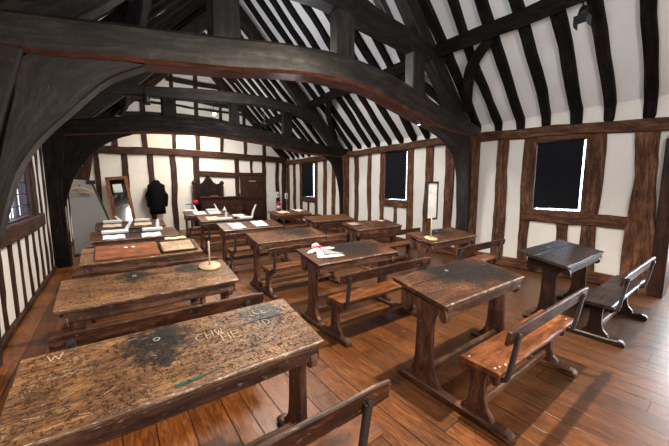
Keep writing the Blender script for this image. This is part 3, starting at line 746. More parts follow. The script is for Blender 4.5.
D('L1', 1, 'nearest desk, long tan top covered in carved initials and ink stains', -.385, 1.61, 1.30, 'tan', wells=(.52, 1.11), stains=((.53, .12, .17), (.51, 0., .07), (1.1, .14, .14)), backx=(.1, 1.35), legx=(.06, 1.235))
D('L2', 2, 'second desk of the left column, tan top carrying the dowel on a round base', -.39, 3.04, 1.30, 'tan', wells=(.5,), stains=((.95, .15, .15),), backx=(.03, 1.35))
D('L3', 3, 'left column desk covered by a tan leather panel and a picture board', -.35, 4.60, 1.29, 'tan', wells=())
D('L4', 4, 'left column desk set with two white slates and curled paper sheets', -.34, 6.34, 1.28, 'brown', wells=(.62,))
D('L5', 5, 'furthest desk of the left column, in front of the leaning mirror', -.33, 8.05, 1.27, 'brown', wells=())
D('R1', 6, 'large dark desk on scrolled trestles with orange bench at the right foreground', 1.90, 1.50, 1.29, 'brown', wells=(.62,), stains=((.9, .12, .42), (.6, .2, .3), (1.1, -.05, .25)), legx=(.05, 1.2), seatx=(.02, 1.42), backx=(-.02, 1.42))
D('C1', 7, 'dark topped middle column desk with the white cloth doll on it', 1.80, 3.03, 1.28, 'brown', wells=(), stains=((.8, .1, .45), (.5, .18, .3)), seatx=(.03, 1.35))
D('C2', 8, 'reddish brown middle column desk directly behind the one holding the doll', 1.76, 4.68, 1.30, 'orange', wells=(.6,), stains=((.9, .1, .35),))
D('M1', 9, 'middle column desk with two blue paper sheets lying on it', 1.74, 6.36, 1.30, 'brown', wells=())
D('M2', 10, 'middle column desk with white pads, cream sheet and a tall curved quill', 1.74, 8.25, 1.30, 'orange', wells=())
D('M3', 11, 'furthest middle column desk, in front of the carved master seat', 1.74, 10.2, 1.30, 'brown', wells=())
D('R2', 12, 'almost black desk below the nearest blind with a glossy dark bench', 3.96, 1.38, 1.34, 'black', wells=(.65,), framemat='seatdark', seatmat='seatdark', legx=(.12, 1.2), seatx=(-.0, 1.5), backx=(.0, 1.5))
D('R3', 13, 'right column desk carrying the small framed sign on a stick', 3.93, 3.12, 1.32, 'brown', wells=(.7,))
D('R4', 14, 'right column desk with a small wood framed slate at its corner', 3.92, 4.86, 1.32, 'brown', wells=())
D('R5', 15, 'bare orange brown right column desk between the slate and the far corner', 3.98, 6.6, 1.32, 'orange', wells=())
D('R6', 16, 'furthest right column desk below the red fire extinguisher', 3.95, 8.75, 1.32, 'orange', wells=())

# extra bench whose seat row belongs to a desk out of view is not shown; carved marks on the nearest desk
L1 = DESKS['L1'][3]
def surf(x, y, off=.0012): return Vector((x, y, top_z(y) + off))
GL = {'C': [[(1, .9), (.5, 1), (0, .6), (0, .3), (.5, 0), (1, .1)]], 'H': [[(0, 0), (0, 1)], [(1, 0), (1, 1)], [(0, .5), (1, .5)]], 'W': [[(0, 1), (.25, 0), (.5, .7), (.75, 0), (1, 1)]],
      'E': [[(1, 0), (0, 0), (0, 1), (1, 1)], [(0, .5), (.8, .5)]], 'J': [[(.3, 1), (1, 1)], [(.7, 1), (.7, .2), (.4, 0), (0, .2)]], 'D': [[(0, 0), (0, 1), (.6, .9), (1, .5), (.6, .1), (0, 0)]],
      'A': [[(0, 0), (.5, 1), (1, 0)], [(.2, .4), (.8, .4)]], 'N': [[(0, 0), (0, 1), (1, 0), (1, 1)]], 'T': [[(.5, 0), (.5, 1)], [(0, 1), (1, 1)]], 'I': [[(.5, 0), (.5, 1)]], 'O': [[(0, 0), (0, 1), (1, 1), (1, 0), (0, 0)]], 'R': [[(0, 0), (0, 1), (.9, .8), (0, .5), (1, 0)]], 'K': [[(0, 0), (0, 1)], [(1, 1), (0, .5), (1, 0)]], 'V': [[(0, 1), (.5, 0), (1, 1)]], 'L': [[(0, 1), (0, 0), (1, 0)]], 'M': [[(0, 0), (0, 1), (.5, .4), (1, 1), (1, 0)]]}
def stroke(bm, pts, wd):
    for a, b in zip(pts, pts[1:]):
        d = (b - a); s = Vector((-d.y, d.x, 0))
        if s.length < 1e-6: continue
        s = s.normalized() * wd / 2; e = d.normalized() * wd * .3
        vs = [bm.verts.new(p) for p in (a - e - s, a - e + s, b + e + s, b + e - s)]
        up = Vector((0, 0, .0014)); vt = [bm.verts.new(v.co + up) for v in vs]
        F = [bm.faces.new(vt)] + [bm.faces.new([vs[i], vs[(i + 1) % 4], vt[(i + 1) % 4], vt[i]]) for i in range(4)]
        uvfaces(bm, F, (1, 0, 0))
def letters(bm, txt, x, y, h, wd, ang=0, sp=1.25, asp=.65):
    for ch in txt:
        if ch in GL:
            for st in GL[ch]:
                pts = []
                for (a, b) in st:
                    px = a * h * asp; py = b * h
                    pts.append(surf(x + px * math.cos(ang) - py * math.sin(ang), y + px * math.sin(ang) + py * math.cos(ang)))
                stroke(bm, pts, wd)
        x += h * asp * sp * math.cos(ang) + h * .12; y += h * asp * sp * math.sin(ang)
def px(X): return X + .385          # world x -> desk local
bm = nbm()
letters(bm, 'CHW', px(.31), 1.655 - 1.61, .055, .005, .04)
letters(bm, 'HE', px(.43), 1.60 - 1.61, .06, .006, .02)
letters(bm, 'JD', px(.63), 1.635 - 1.61, .055, .005, 0)
letters(bm, 'E', px(.665), 1.765 - 1.61, .035, .005, 0); stroke(bm, [surf(px(.645), .145), surf(px(.71), .145), surf(px(.71), .20), surf(px(.645), .20), surf(px(.645), .145)], .0035)
letters(bm, 'W', px(-.29), 1.80 - 1.61, .045, .005, .05, 1.25, 1.2)
r2 = random.Random(5)
for i in range(26):
    x = r2.uniform(.05, 1.25); y = r2.uniform(-.22, .22); a = r2.uniform(-.6, .6); l = r2.uniform(.015, .05)
    stroke(bm, [surf(x, y), surf(x + l * math.cos(a), y + l * math.sin(a))], .0025)
obj('carved_lettering', bm, 'scratchpale', L1, label='pale freshly cut initials')
bm = nbm(); ks = list(GL)
for i in range(1100):
    x = r2.uniform(.02, 1.27); y = r2.uniform(-.24, .24)
    if noise.noise(Vector((x * 3.2, y * 6, 3))) < -.18 + .9 * max(0, y - .05) : continue
    if r2.random() < .3: letters(bm, r2.choice(ks), x, y, r2.uniform(.010, .024), r2.uniform(.0009, .0016), r2.uniform(-.5, .5))
    else:
        a = r2.choice((1.4, 1.6, .3, -.5, 1.1, 0)) + r2.uniform(-.3, .3); l = r2.uniform(.005, .016); p0 = (x, y); p1 = (x + l * math.cos(a), y + l * math.sin(a)); p2 = (p1[0] + r2.uniform(-.01, .01), p1[1] + r2.uniform(-.01, .01))
        stroke(bm, [surf(*p0), surf(*p1), surf(*p2)], r2.uniform(.0008, .0015))
obj('carved_lettering', bm, 'scratchdark', L1, label='rows of small ink darkened carved letters and scratches')
bm = nbm()
stroke(bm, [surf(px(.17), 1.395 - 1.61), surf(px(.22), 1.40 - 1.61), surf(px(.27), 1.405 - 1.61)], .020); stroke(bm, [surf(px(.26), 1.405 - 1.61), surf(px(.31), 1.41 - 1.61), surf(px(.36), 1.42 - 1.61)], .009)
obj('paint_smear', bm, 'teal', L1, label='teal green paint smear')
for key, n, sd in (('L2', 110, 11), ('R1', 60, 12), ('C1', 50, 13), ('C2', 40, 14)):
    bm = nbm(); rr = random.Random(sd); w = DESKS[key][2]
    for i in range(n):
        letters(bm, rr.choice(ks), rr.uniform(.03, w - .08), rr.uniform(-.22, .2), rr.uniform(.012, .026), .0018, rr.uniform(-.3, .3))
    obj('carved_lettering', bm, 'scratchdark', DESKS[key][3])

# ------------------------------------------------------------------ things on the desks
def onto(key, X, Y):
    x0, yc, w, t = DESKS[key]; return (X, Y, top_z(Y - yc) + .0015)
def tilt(o): o.rotation_euler[0] = SLOPE
def disc_stand(key, X, Y, h, lb, name='display_stand'):
    t = thing(name, lb, 'stand' if name == 'display_stand' else 'sign', onto(key, X, Y))
    base = obj('base', mk(lathe, [(.001, 0), (.10, 0), (.105, .006), (.103, .016), (.03, .019), (.001, .019)], n=28), 'paleply', t, True); base.rotation_euler[0] = SLOPE
    return t
t = disc_stand('L2', .745, 3.16, .3, 'bare pale dowel upright on a round base at the end of the second left desk')
obj('dowel', mk(tube, [(0, 0, .01), (0, 0, .26)], .0085, 10), 'paleply', t, True)
t.rotation_euler[2] = 0
t2_loc = onto('R3', 4.12, 3.02)
t = thing('framed_sign', 'narrow black framed sketch sign on a dowel with round base', 'sign', t2_loc)
base = obj('base', mk(lathe, [(.001, 0), (.10, 0), (.105, .006), (.103, .016), (.03, .019), (.001, .019)], n=28), 'paleply', t, True); base.rotation_euler[0] = SLOPE
obj('dowel', mk(tube, [(0, 0, .01), (.0, 0, .34)], .01, 10), 'paleply', t, True)
RM = Matrix.Translation((.06, .05, .30)) @ Matrix.Rotation(.03, 4, 'Z')
bm = nbm()
for lo, hi in (((-.15, -.016, 0), (-.12, .016, .62)), ((.12, -.016, 0), (.15, .016, .62)), ((-.15, -.016, 0), (.15, .016, .03)), ((-.15, -.016, .59), (.15, .016, .62))): box(bm, lo, hi, M4=RM)
obj('sign_frame', bm, 'iron', t)
bm = nbm(); box(bm, (-.13, -.004, .02), (.13, .004, .6), ch=0, M4=RM); obj('sign_sheet', bm, 'sketch', t)

# sheets
def sheet(name, label, cat, key, X0, X1, Y0, Y1, mat, lift=0., rz=0, th=.003, group=None, wave=.004, dz=0):
    X, Y = (X0 + X1) / 2, (Y0 + Y1) / 2; x0, yc, w, tt = DESKS[key]
    bm = nbm(); hx, hy = (X1 - X0) / 2, (Y1 - Y0) / 2; n = 8; rings = []
    for i in range(n + 1):
        x = -hx + 2 * hx * i / n; z = wave * (1 + math.sin(i * 1.3 + X * 9)) + (lift * (i / n - .7) ** 2 * 8 if lift and i / n > .7 else 0)
        rings.append([Vector((x, -hy, z)), Vector((x, hy, z + .0)), Vector((x, hy, z + th)), Vector((x, -hy, z + th))])
    loft(bm, rings); o = obj(name, bm, mat); o.location = (X, Y, top_z(Y - yc) + .002 + dz); o.rotation_euler = (SLOPE, 0, rz)
    return tag(o, label, cat, group)
# L3
o = sheet('leather_panel', 'flat tan leather covered panel lying over the left column desk', 'panel', 'L3', -.21, .44, 4.37, 4.84, 'tan', th=.022, wave=.001)
bm = nbm()
for cx in (-.02, .06): lathe(bm, [(.001, .0), (.022, .0), (.018, .004), (.001, .005)], c=(cx, .1, .024), n=10)
obj('paper_scrap', bm, 'linen', o, label='torn white scraps')
t = thing('picture_board', 'square pictured board in a brown frame beside the tan panel', 'picture', (.68, 4.60, top_z(0) + .003)); t.rotation_euler[0] = SLOPE
obj('board', mk(box, (-.2, -.2, 0), (.2, .2, .02)), 'picture', t)
bm = nbm()
for lo, hi in (((-.21, -.21, 0), (-.19, .21, .028)), ((.19, -.21, 0), (.21, .21, .028)), ((-.21, -.21, 0), (.21, -.19, .028)), ((-.21, .19, 0), (.21, .21, .028))): box(bm, lo, hi)
obj('frame', bm, 'frame', t)
t_ = sheet('card', 'pale cream card strip propped behind the pictured board', 'card', 'L3', .56, .83, 4.81, 4.90, 'cream', th=.004, dz=.035)
# L4: slates of paper with white blocks and curled quills
def curl(bm, x, y, h, lean, w=.03):
    pts = [(x, y, 0), (x + lean * .35, y, h * .5), (x + lean, y, h)]
    Q = catmull(pts, 8); rings = []
    for i, q in enumerate(Q):
        ww = w * (1 - .35 * abs(i / 8 - .5) * 2)
        rings.append([q + Vector((-ww, -.0, 0)), q + Vector((0, -.006, 0)), q + Vector((ww, 0, 0)), q + Vector((0, .006, 0))])
    loft(bm, rings)
def pad(key, X, Y, w, d, h, lean, label, quill=True, group='white writing pads with upright quills', qh=.2, qx=.4):
    x0, yc, ww, tt = DESKS[key]
    t = thing('writing_pad', label, 'writing pad', (X, Y, top_z(Y - yc) + .002), 0, group)
    b = obj('pad_block', mk(box, (-w / 2, -d / 2, 0), (w / 2, d / 2, h), ch=.006), 'white', t); b.rotation_euler[0] = SLOPE
    if quill: obj('quill', mk(curl, w * qx, 0, qh, lean), 'white', t)
    return t
SH = 'sheets of paper lying on the far desks'
sheet('paper_sheet', 'wavy edged white sheet at the left on the desk with two slates', 'paper', 'L4', -.17, .13, 6.11, 6.33, 'white', group=SH, wave=.006)
sheet('paper_sheet', 'wavy edged white sheet at the right on the desk with two slates', 'paper', 'L4', .37, .66, 6.09, 6.31, 'white', group=SH, wave=.006)
pad('L4', .0, 6.47, .38, .10, .045, .1, 'white pad with leaning quill, left one on the desk with curled sheets')
pad('L4', .56, 6.47, .32, .10, .045, .01, 'white pad with upright quill, right one on the desk with curled sheets', qx=.25, qh=.2)
sheet('paper_sheet', 'cream sheet on the furthest left desk, below the mirror', 'paper', 'L5', -.2, .12, 7.88, 8.1, 'cream', group=SH)
sheet('paper_sheet', 'cream sheet on the furthest left desk, below the gown', 'paper', 'L5', .35, .68, 7.88, 8.1, 'cream', group=SH)
pad('L5', -.03, 8.24, .34, .08, .05, -.08, 'white pad on the furthest left desk under the mirror', quill=True, qh=.14)
pad('L5', .52, 8.24, .3, .08, .05, 0, 'pale pad on the furthest left desk under the gown', quill=False)
# M1..M3
sheet('paper_sheet', 'pale blue sheet at the left end of the desk with two blue sheets', 'paper', 'M1', 1.94, 2.22, 6.15, 6.55, 'paper', group=SH, rz=.02)
sheet('paper_sheet', 'pale blue sheet at the right of the desk with two blue sheets', 'paper', 'M1', 2.45, 2.73, 6.2, 6.6, 'paper', group=SH, rz=.0)
sheet('paper_sheet', 'cream sheet at the left end of the desk behind the blue sheets', 'paper', 'M2', 1.92, 2.22, 8.06, 8.4, 'cream', group=SH)
sheet('paper_sheet', 'white sheet beside the tall curved quill', 'paper', 'M2', 2.66, 2.95, 8.27, 8.5, 'white', group=SH)
pad('M2', 2.34, 8.08, .36, .1, .045, 0, 'long white pad with a small pointed white stand on the second row from the back', qh=.2, qx=.1)
pad('M2', 2.9, 8.08, .36, .1, .04, .12, 'white pad with the tallest curved quill at the right end of its desk', qh=.36, qx=.46)
sheet('paper_sheet', 'pale blue sheet on the furthest middle desk', 'paper', 'M3', 2.0, 2.35, 10.0, 10.35, 'paper', group=SH)
sheet('paper_sheet', 'second pale blue sheet on the furthest middle desk, nearer the door', 'paper', 'M3', 2.45, 2.8, 10.0, 10.35, 'paper', group=SH)
pad('M3', 1.98, 10.42, .36, .1, .05, -.06, 'white pad at the left end of the furthest middle desk', qh=.2)
pad('M3', 2.62, 10.42, .38, .1, .05, -.08, 'white pad in the middle of the furthest middle desk', qh=.22)
# small ink pot with thin dark quill on M2
t = thing('ink_pot', 'small dark ink pot with a thin quill leaning out of it', 'ink pot', onto('M2', 2.63, 8.12))
obj('pot', mk(lathe, [(.001, 0), (.035, 0), (.04, .03), (.02, .05), (.001, .05)]), 'iron', t, True)
obj('thin_quill', mk(tube, [(0, 0, .03), (.06, 0, .1), (.14, .0, .16)], [.006, .003]), 'iron', t)
t = thing('ink_pot', 'small pointed white ink stand on the furthest middle desk', 'ink pot', onto('M3', 2.98, 10.3))
obj('pot', mk(lathe, [(.001, 0), (.07, 0), (.05, .05), (.02, .1), (.001, .16)]), 'white', t, True)
# R6 papers, R4 slate
sheet('paper_sheet', 'cream crumpled sheet at the left of the desk under the extinguisher', 'paper', 'R6', 4.15, 4.55, 8.65, 8.9, 'cream', group=SH, wave=.012)
sheet('paper_sheet', 'cream crumpled sheet at the right of the desk under the extinguisher', 'paper', 'R6', 4.8, 5.15, 8.75, 9.0, 'linen', group=SH, wave=.014)
t = thing('slate', 'small writing slate in a pale wood frame on a right column desk', 'slate', (4.12, 4.98, top_z(.12) + .003), .05); t.rotation_euler[0] = SLOPE
obj('slate_face', mk(box, (-.11, -.085, 0), (.11, .085, .008)), 'greycloth', t)
bm = nbm()
for lo, hi in (((-.14, -.115, 0), (-.105, .115, .016)), ((.105, -.115, 0), (.14, .115, .016)), ((-.14, -.115, 0), (.14, -.08, .016)), ((-.14, .08, 0), (.14, .115, .016))): box(bm, lo, hi)
obj('frame', bm, 'rail', t)
sheet('paper_sheet', 'small cream slip at the back edge of the desk with the slate', 'paper', 'R4', 4.9, 5.08, 5.0, 5.08, 'cream', group=SH)

# cloth doll on C1
t = thing('cloth_doll', 'white linen cloth doll with a red ribbon lying on a dark desk', 'doll', (1.97, 3.03, top_z(0) + .002), -.2); t.rotation_euler[0] = SLOPE
t.rotation_mode = 'XYZ'
def puff(bm, pts, rad, flat=.6):
    """soft cloth lump: tube squashed in z"""
    Q = catmull(pts, 12); rings = []
    m = len(rad) - 1
    for i, q in enumerate(Q):
        f = i / 12 * m; k = min(int(f), m - 1); r = rad[k] + (rad[k + 1] - rad[k]) * (f - k)
        tdir = (Q[min(i + 1, 12)] - Q[max(i - 1, 0)]).normalized(); s = tdir.cross(Vector((0, 0, 1))).normalized()
        ring = []
        for j in range(14):
            a = 2 * PI * j / 14; rr = r * (1 + .06 * math.sin(a * 5 + i))
            ring.append(q + s * math.cos(a) * rr + Vector((0, 0, 1)) * math.sin(a) * max(rr * flat, .002))
        rings.append(ring)
    loft(bm, rings)
bm = nbm(); puff(bm, [(.03, .12, .035), (.02, .17, .04), (.015, .225, .035)], [.02, .05, .055, .02], .8); obj('head', bm, 'linen', t, True)
bm = nbm(); puff(bm, [(.03, .14, .02), (-.06, .09, .016), (-.13, .05, .012)], [.015, .03, .032, .008], .6); obj('arm', bm, 'linen', t, True)
bm = nbm(); puff(bm, [(.05, .14, .02), (.16, .14, .016), (.27, .15, .012)], [.015, .028, .03, .008], .6); obj('arm', bm, 'linen', t, True)
bm = nbm()
n = 18; rings = []
for k in range(7):
    f = k / 6; ring = []
    yy = .13 - f * .23; hw = .02 + f * .16; cx = .03 + f * .09
    top_, bot_ = [], []
    for j in range(n + 1):
        u = j / n * 2 - 1; fold = .008 * f * math.sin(u * 11)
        top_.append(Vector((cx + u * hw, yy - .03 * f * (1 - u * u) * 1.0, .008 + .028 * (1 - u * u) * (1 - f * .75) + fold + .006)))
        bot_.append(Vector((cx + u * hw, yy - .03 * f * (1 - u * u), .001)))
    rings.append(top_ + bot_[::-1])
loft(bm, rings); obj('skirt', bm, 'linen', t, True)
bm = nbm(); rings = []
for k in range(6):
    f = k / 5; yy = .08 - f * .14; hw = .03 + f * .10; cx = .10 + f * .06
    ff = (.13 - yy) / .23
    r_ = []
    for j in range(9):
        u = j / 8 * 2 - 1
        uu = ((cx + u * hw) - (.03 + ff * .09)) / (.02 + ff * .16)
        r_.append(Vector((cx + u * hw, yy - .03 * ff, .020 + .028 * max(0, 1 - uu * uu) * (1 - ff * .75) + .008)))
    rings.append(r_ + [v - Vector((0, 0, .004)) for v in r_[::-1]])
loft(bm, rings); obj('apron', bm, 'greycloth', t, True, label='grey apron patch')
bm = nbm()
tube(bm, [(-.01, .135, .05), (.03, .12, .062), (.07, .135, .05)], .008); tube(bm, [(.03, .12, .06), (.0, .155, .065), (-.02, .125, .05)], .008); tube(bm, [(.03, .12, .06), (.08, .16, .055), (.1, .135, .04)], .008)
tube(bm, [(.04, .12, .058), (.055, .08, .04)], .006)
obj('ribbon', bm, 'pinkred', t, label='red ribbon bow')

# ------------------------------------------------------------------ back of the hall
# grey felt board with hanger
t = thing('display_board', 'tall slanting grey board standing by the left wall post', 'board', (-.47, 9.35, 0))
P = [(-.33, .02), (.44, .02), (.36, .75), (.06, 1.76), (-.33, 1.80)]
obj('panel', mk(prism, P, 'y', -.02, .02), 'greyboard', t)
obj('edge_strip', mk(beam, [(.45, 0, .02), (.37, 0, .76), (.08, 0, 1.76)], .05, .03, (0, 1, 0), .3, 0, .004), 'grey_iron', t)
obj('foot', mk(box, (-.34, -.18, 0), (-.26, .18, .04)), 'grey_iron', t); obj('foot', mk(box, (.34, -.18, 0), (.42, .18, .04)), 'grey_iron', t)
obj('clamp', mk(box, (-.0, -.06, 1.68), (.17, .03, 1.77), ch=.01), 'iron', t)
bm = nbm(); tube(bm, [(-.13, -.025, 1.60), (-.13, -.04, 1.66), (-.13, -.07, 1.64)], .008); obj('hook', bm, 'iron', t)
t = thing('coat_hanger', 'pale wooden coat hanger hung on the grey board', 'hanger', (-.62, 9.22, 1.66))
obj('shoulder_bar', mk(beam, [(-.24, .0, -.18), (-.12, 0, -.095), (0, 0, -.05), (.12, 0, -.095), (.28, 0, -.18)], .03, .045, (0, 0, 1), .04, 0, .005), 'paleply', t)
obj('lower_bar', mk(beam, [(-.2, .0, -.16), (.26, 0, -.185)], .02, .022, (0, 0, 1), .1, 0, .003), 'paleply', t)
obj('hook', mk(tube, [(0, 0, -.05), (0, 0, .02), (.015, 0, .05), (.035, 0, .03), (.03, 0, .01)], .004), 'steel', t)
# leaning mirror
t = thing('standing_mirror', 'tall wood framed mirror leaning against the gable wall', 'mirror', (.34, 12.05, 0), .0)
RM = Matrix.Rotation(-.13, 4, 'X') @ Matrix.Rotation(-.10, 4, 'Y')
bm = nbm()
for lo, hi, g in (((-.3, -.02, 0), (-.2, .03, 1.95), (0, 0, 1)), ((.2, -.02, 0), (.3, .03, 1.95), (0, 0, 1)), ((-.3, -.02, 1.87), (.3, .03, 1.97), (1, 0, 0)), ((-.3, -.02, 0), (.3, .03, .1), (1, 0, 0))): box(bm, lo, hi, g=g, ch=.01, M4=RM)
obj('mirror_frame', bm, 'seat', t)
bm = nbm(); box(bm, (-.21, .0, .08), (.21, .015, 1.9), ch=0, M4=RM); obj('mirror_glass', bm, 'mirror', t)
bm = nbm(); box(bm, (-.14, -.03, 1.45), (.1, -.024, 1.72), ch=0, M4=RM); obj('pinned_notice', bm, 'sketch', t, label='pale crumpled paper notice')
# gown
t = thing('scholar_gown', 'black long sleeved gown hanging on the gable stud', 'gown', (1.28, 12.42, 0))
def gown(bm):
    prof = [(.66, .25, .10), (.9, .24, .11), (1.15, .23, .12), (1.4, .24, .12), (1.58, .27, .12), (1.68, .26, .10), (1.75, .13, .08), (1.82, .10, .07), (1.85, .06, .04)]
    rings = []
    for z, a, b in prof:
        r = []
        for j in range(28):
            th = 2 * PI * j / 28; f = 1 + .05 * math.sin(th * 6) * (1 if z < 1.4 else .2)
            r.append(Vector((a * math.cos(th) * f, b * math.sin(th) * f, z)))
        rings.append(r)
    loft(bm, rings)
obj('gown_body', mk(gown), 'gown', t, True)
for s in (-1, 1): obj('sleeve', mk(puff, [(s * .2, 0, 1.66), (s * .27, 0, 1.4), (s * .265, -.02, .96)], [.07, .085, .085, .055], .9), 'gown', t, True)
obj('gown_hook', mk(tube, [(0, .0, 1.84), (0, .03, 1.9), (0, .08, 1.9)], .008), 'iron', t)
# master's desk and carved seat on the gable wall
t = thing('master_desk', 'tall dark panelled reading desk in front of the carved seat', 'desk', (3.38, 11.95, 0))
obj('carcass', mk(box, (-.75, -.2, 0), (.75, .2, 1.2), ch=.01), 'gablewood', t)
obj('desk_top', mk(box, (-.8, -.24, 1.2), (.8, .22, 1.245), ch=.01), 'gablewood', t)
for i in range(3): obj('panel', mk(box, (-.68 + i * .47, -.225, .2), (-.26 + i * .47, -.2, 1.05), ch=.012), 'gablewood', t)
t = thing('carved_seat', 'dark carved high back seat with a pointed crest', 'seat', (3.02, 12.36, 0))
P = [(-.5, 0), (.5, 0), (.5, 1.72), (.46, 1.78), (.40, 1.74), (.30, 1.72), (.18, 1.80), (.10, 1.93), (.05, 2.0), (0, 2.02), (-.05, 2.0), (-.10, 1.93), (-.18, 1.80), (-.30, 1.72), (-.40, 1.74), (-.46, 1.78), (-.5, 1.72)]
obj('carved_back', mk(prism, P, 'y', .02, .08, bev=.008), 'ebony', t)
for x in (-.52, .5):
    obj('post', mk(box, (x - .05, -.02, 0), (x + .05, .08, 1.70), g=(0, 0, 1)), 'seatdark', t)
    obj('finial', mk(lathe, [(.001, -.09), (.07, -.05), (.09, 0), (.07, .05), (.03, .08), (.001, .1)], (x, .03, 1.76), n=12), 'seatdark', t, True)
obj('crest_knob', mk(lathe, [(.001, -.06), (.05, -.03), (.06, 0), (.04, .04), (.001, .07)], (0, .05, 2.05), n=12), 'seatdark', t, True)
obj('seat_board', mk(box, (-.48, -.12, .9), (.48, .06, .95)), 'seatdark', t)
tag(obj('book', mk(box, (2.98, 11.9, 1.247), (3.24, 12.08, 1.29), ch=.006), 'tan'), 'small tan book lying on the tall panelled desk', 'book')
tag(obj('box', mk(box, (3.95, 11.95, 1.247), (4.09, 12.1, 1.37), ch=.008), 'iron'), 'small black box at the right end of the tall panelled desk', 'box')
t = thing('red_item', 'small red item on a dark arm left of the tall panelled desk', 'lamp', (2.45, 12.2, 0))  # unidentified red item on a dark rod, carried by a stem; gives no light
obj('stem', mk(tube, [(0, 0, 0.0), (0, 0, 1.0)], .02), 'iron', t); obj('foot', mk(lathe, [(.001, 0), (.14, 0), (.13, .03), (.03, .05), (.001, .05)]), 'iron', t, True)
obj('arm', mk(tube, [(-.3, 0, .98), (.1, 0, .98)], .018), 'iron', t); obj('red_cap', mk(lathe, [(.001, 0), (.11, 0), (.1, .1), (.06, .14), (.001, .14)], (.05, 0, .98)), 'red', t, True)
# extinguisher
t = thing('fire_extinguisher', 'red fire extinguisher standing in the far right corner', 'fire extinguisher', (5.88, 12.25, .55))
obj('cylinder', mk(lathe, [(.001, 0), (.09, 0), (.1, .02), (.1, .32), (.08, .38), (.035, .41), (.03, .44), (.001, .44)]), 'red', t, True)
obj('valve', mk(box, (-.05, -.02, .43), (.07, .02, .49)), 'iron', t); obj('label_band', mk(lathe, [(.099, .12), (.1025, .12), (.1025, .24), (.099, .24)], n=20), 'white', t, True)
obj('hose', mk(tube, [(.05, -.02, .46), (.14, -.03, .4), (.12, -.03, .15)], .012), 'iron', t)
t = thing('wall_box', 'narrow wooden ledge shelf in the corner', 'shelf', (5.88, 12.25, 0))
obj('shelf_top', mk(box, (-.2, -.16, .51), (.2, .28, .55)), 'gablewood', t); obj('shelf_side', mk(box, (-.18, -.14, 0), (-.13, .26, .51), g=(0, 0, 1)), 'gablewood', t); obj('shelf_side', mk(box, (.13, -.14, 0), (.18, .26, .51), g=(0, 0, 1)), 'gablewood', t)
t.name = 'corner_shelf'
for X, Y, Z, lb in ((5.94, 12.50, 1.26, 'small white switch box on the gable stud right of the door'), (6.36, 12.45, 1.2, 'small white switch box in the far right corner')):
    t = thing('switch_box', lb, 'switch', (X, Y, Z), group='white switch boxes near the far corner')
    obj('case', mk(box, (-.07, -.03, -.12), (.07, .03, .12), ch=.01), 'white', t); obj('grille', mk(box, (-.045, -.036, -.08), (.045, -.03, .08), ch=.002), 'greyboard', t)

# ------------------------------------------------------------------ light fittings
def spot_fitting(lb, loc, aim, hang, face='iron', name='spotlight', cat='spotlight', sc=1., mat='iron'):
    t = thing(name, lb, cat, loc, group='ceiling lights')
    d = Vector(aim).normalized(); q = d.to_track_quat('-Z', 'Y').to_matrix().to_4x4()
    bm = nbm(); lathe(bm, [(.001, .09), (.03, .085), (.045, .07), (.05, 0), (.055, -.07), (.05, -.07), (.045, -.05), (.001, -.05)], n=18, M4=Matrix.Scale(sc, 4) @ q); obj('lamp_head', bm, mat, t, True)
    bm = nbm(); lathe(bm, [(.001, -.052), (.044, -.052), (.04, -.058), (.001, -.06)], n=16, M4=Matrix.Scale(sc, 4) @ q); obj('lamp_face', bm, face, t, True)
    obj('bracket', mk(tube, [(0, 0, .05 * sc), tuple(Vector(hang) * .6), hang], .01), mat, t)
    return t
t = spot_fitting('black floodlight with barn doors hanging from the near right purlin', (4.96, 1.50, 3.80), (-.55, -.1, -.8), (.02, .02, .2))
for s in (-1, 1):
    obj('barn_door', mk(box, (-.06, s * .07 - .004, -.17), (.07, s * .07 + .004, -.05), ch=.002), 'iron', t)
obj('barn_door', mk(box, (-.09, -.07, -.16), (-.082, .07, -.05), ch=.002), 'iron', t)
spot_fitting('small round lit lamp under the near bowed tie beam', (4.62, 3.74, 2.80), (0, -.1, -1), (0, 0, .12), 'bulbsoft', sc=.9)
spot_fitting('brightly glowing lamp hanging before the far gable', (3.02, 11.2, 4.12), (0, -.6, -.4), (0, .05, .5), 'bulb', sc=1.2)
spot_fitting('small dark spotlight under the second truss on the right', (3.55, 8.2, 3.36), (.6, -.5, -.3), (.0, 0, .5), 'iron')
spot_fitting('dark pear shaped lamp under the second truss on the left', (.75, 8.0, 3.5), (0, 0, -1), (0, .1, .3), 'iron', sc=1.4)

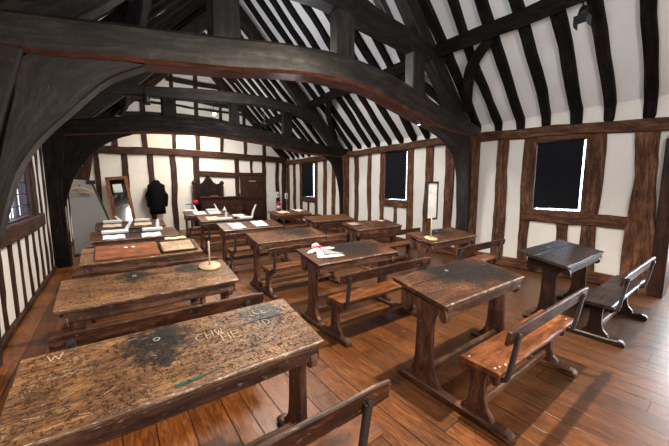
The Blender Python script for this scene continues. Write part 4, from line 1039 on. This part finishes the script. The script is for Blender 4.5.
# ------------------------------------------------------------------ lighting
def area(name, loc, aim, size, e, col=(1, 1, 1), sy=None, spread=None):
    l = bpy.data.lights.new(name, 'AREA'); l.energy = e; l.color = col; l.size = size
    if sy: l.shape = 'RECTANGLE'; l.size_y = sy
    if spread: l.spread = spread
    o = bpy.data.objects.new(name, l); COL.objects.link(o); o.location = loc
    o.rotation_euler = (Vector(aim) - Vector(loc)).to_track_quat('-Z', 'Y').to_euler(); return o
def spot(name, loc, aim, e, ang, col=(1, 1, 1), r=.08, blend=.6):
    l = bpy.data.lights.new(name, 'SPOT'); l.energy = e; l.color = col; l.spot_size = ang; l.spot_blend = blend; l.shadow_soft_size = r
    o = bpy.data.objects.new(name, l); COL.objects.link(o); o.location = loc
    o.rotation_euler = (Vector(aim) - Vector(loc)).to_track_quat('-Z', 'Y').to_euler(); return o
spot('light_near_key', (2.75, 1.75, 4.3), (2.0, 1.6, 0), 900, 2.3, (1, .86, .68), .06)
area('light_front_fill', (1.6, -1.6, 2.9), (3.2, 5, 1.6), 1.6, 120, (1, .93, .84))
area('light_bay_two', (2.7, 5.9, 4.3), (2.9, 6.0, 0), 1.0, 170, (1, .92, .80))
area('light_bay_three', (2.7, 10.2, 4.0), (2.7, 10.4, 0), 1.0, 140, (1, .92, .80))
spot('light_gable_glow', (2.9, 11.6, 3.9), (2.4, 12.6, 3.0), 130, 1.9, (1, .6, .25), .05)
area('light_doorway', (7.9, -.05, 1.25), (5.2, .5, .2), 1.3, 145, (.86, .93, 1), 1.9)
area('light_upper_gable', (2.7, 9.3, 3.4), (2.7, 12.6, 4.6), .6, 60, (1, .95, .88))
area('light_roof_wash', (1.8, 1.6, 2.75), (5.4, 2.6, 3.9), .8, 34, (.93, .96, 1))
w = bpy.data.worlds.new('World'); SC.world = w; w.use_nodes = True
bg = w.node_tree.nodes['Background']; bg.inputs[0].default_value = (.82, .88, 1, 1); bg.inputs[1].default_value = 7

area('light_roof_wash_two', (1.6, 6.2, 3.0), (4.8, 6.2, 4.6), .8, 40, (.95, .97, 1))
area('light_roof_wash_left', (3.4, 6.0, 3.3), (.8, 6.2, 4.6), .8, 45, (.95, .97, 1))
# ------------------------------------------------------------------ camera
cd = bpy.data.cameras.new('Camera'); cam = bpy.data.objects.new('Camera', cd); COL.objects.link(cam)
cd.sensor_width = 36; cd.lens = 305 / 669 * 36; cd.clip_start = .02
cam.location = (0, 0, 1.62)
yaw, pitch = math.radians(36), math.radians(6.8)
f = Vector((math.sin(yaw) * math.cos(pitch), math.cos(yaw) * math.cos(pitch), -math.sin(pitch)))
cam.rotation_euler = f.to_track_quat('-Z', 'Y').to_euler()
SC.camera = cam
SC.view_settings.view_transform = 'Standard'
SC.view_settings.look = 'None'
SC.view_settings.exposure = .17
SC.cycles.use_denoising = True
SC.cycles.max_bounces = 7
SC.cycles.sample_clamp_indirect = 6
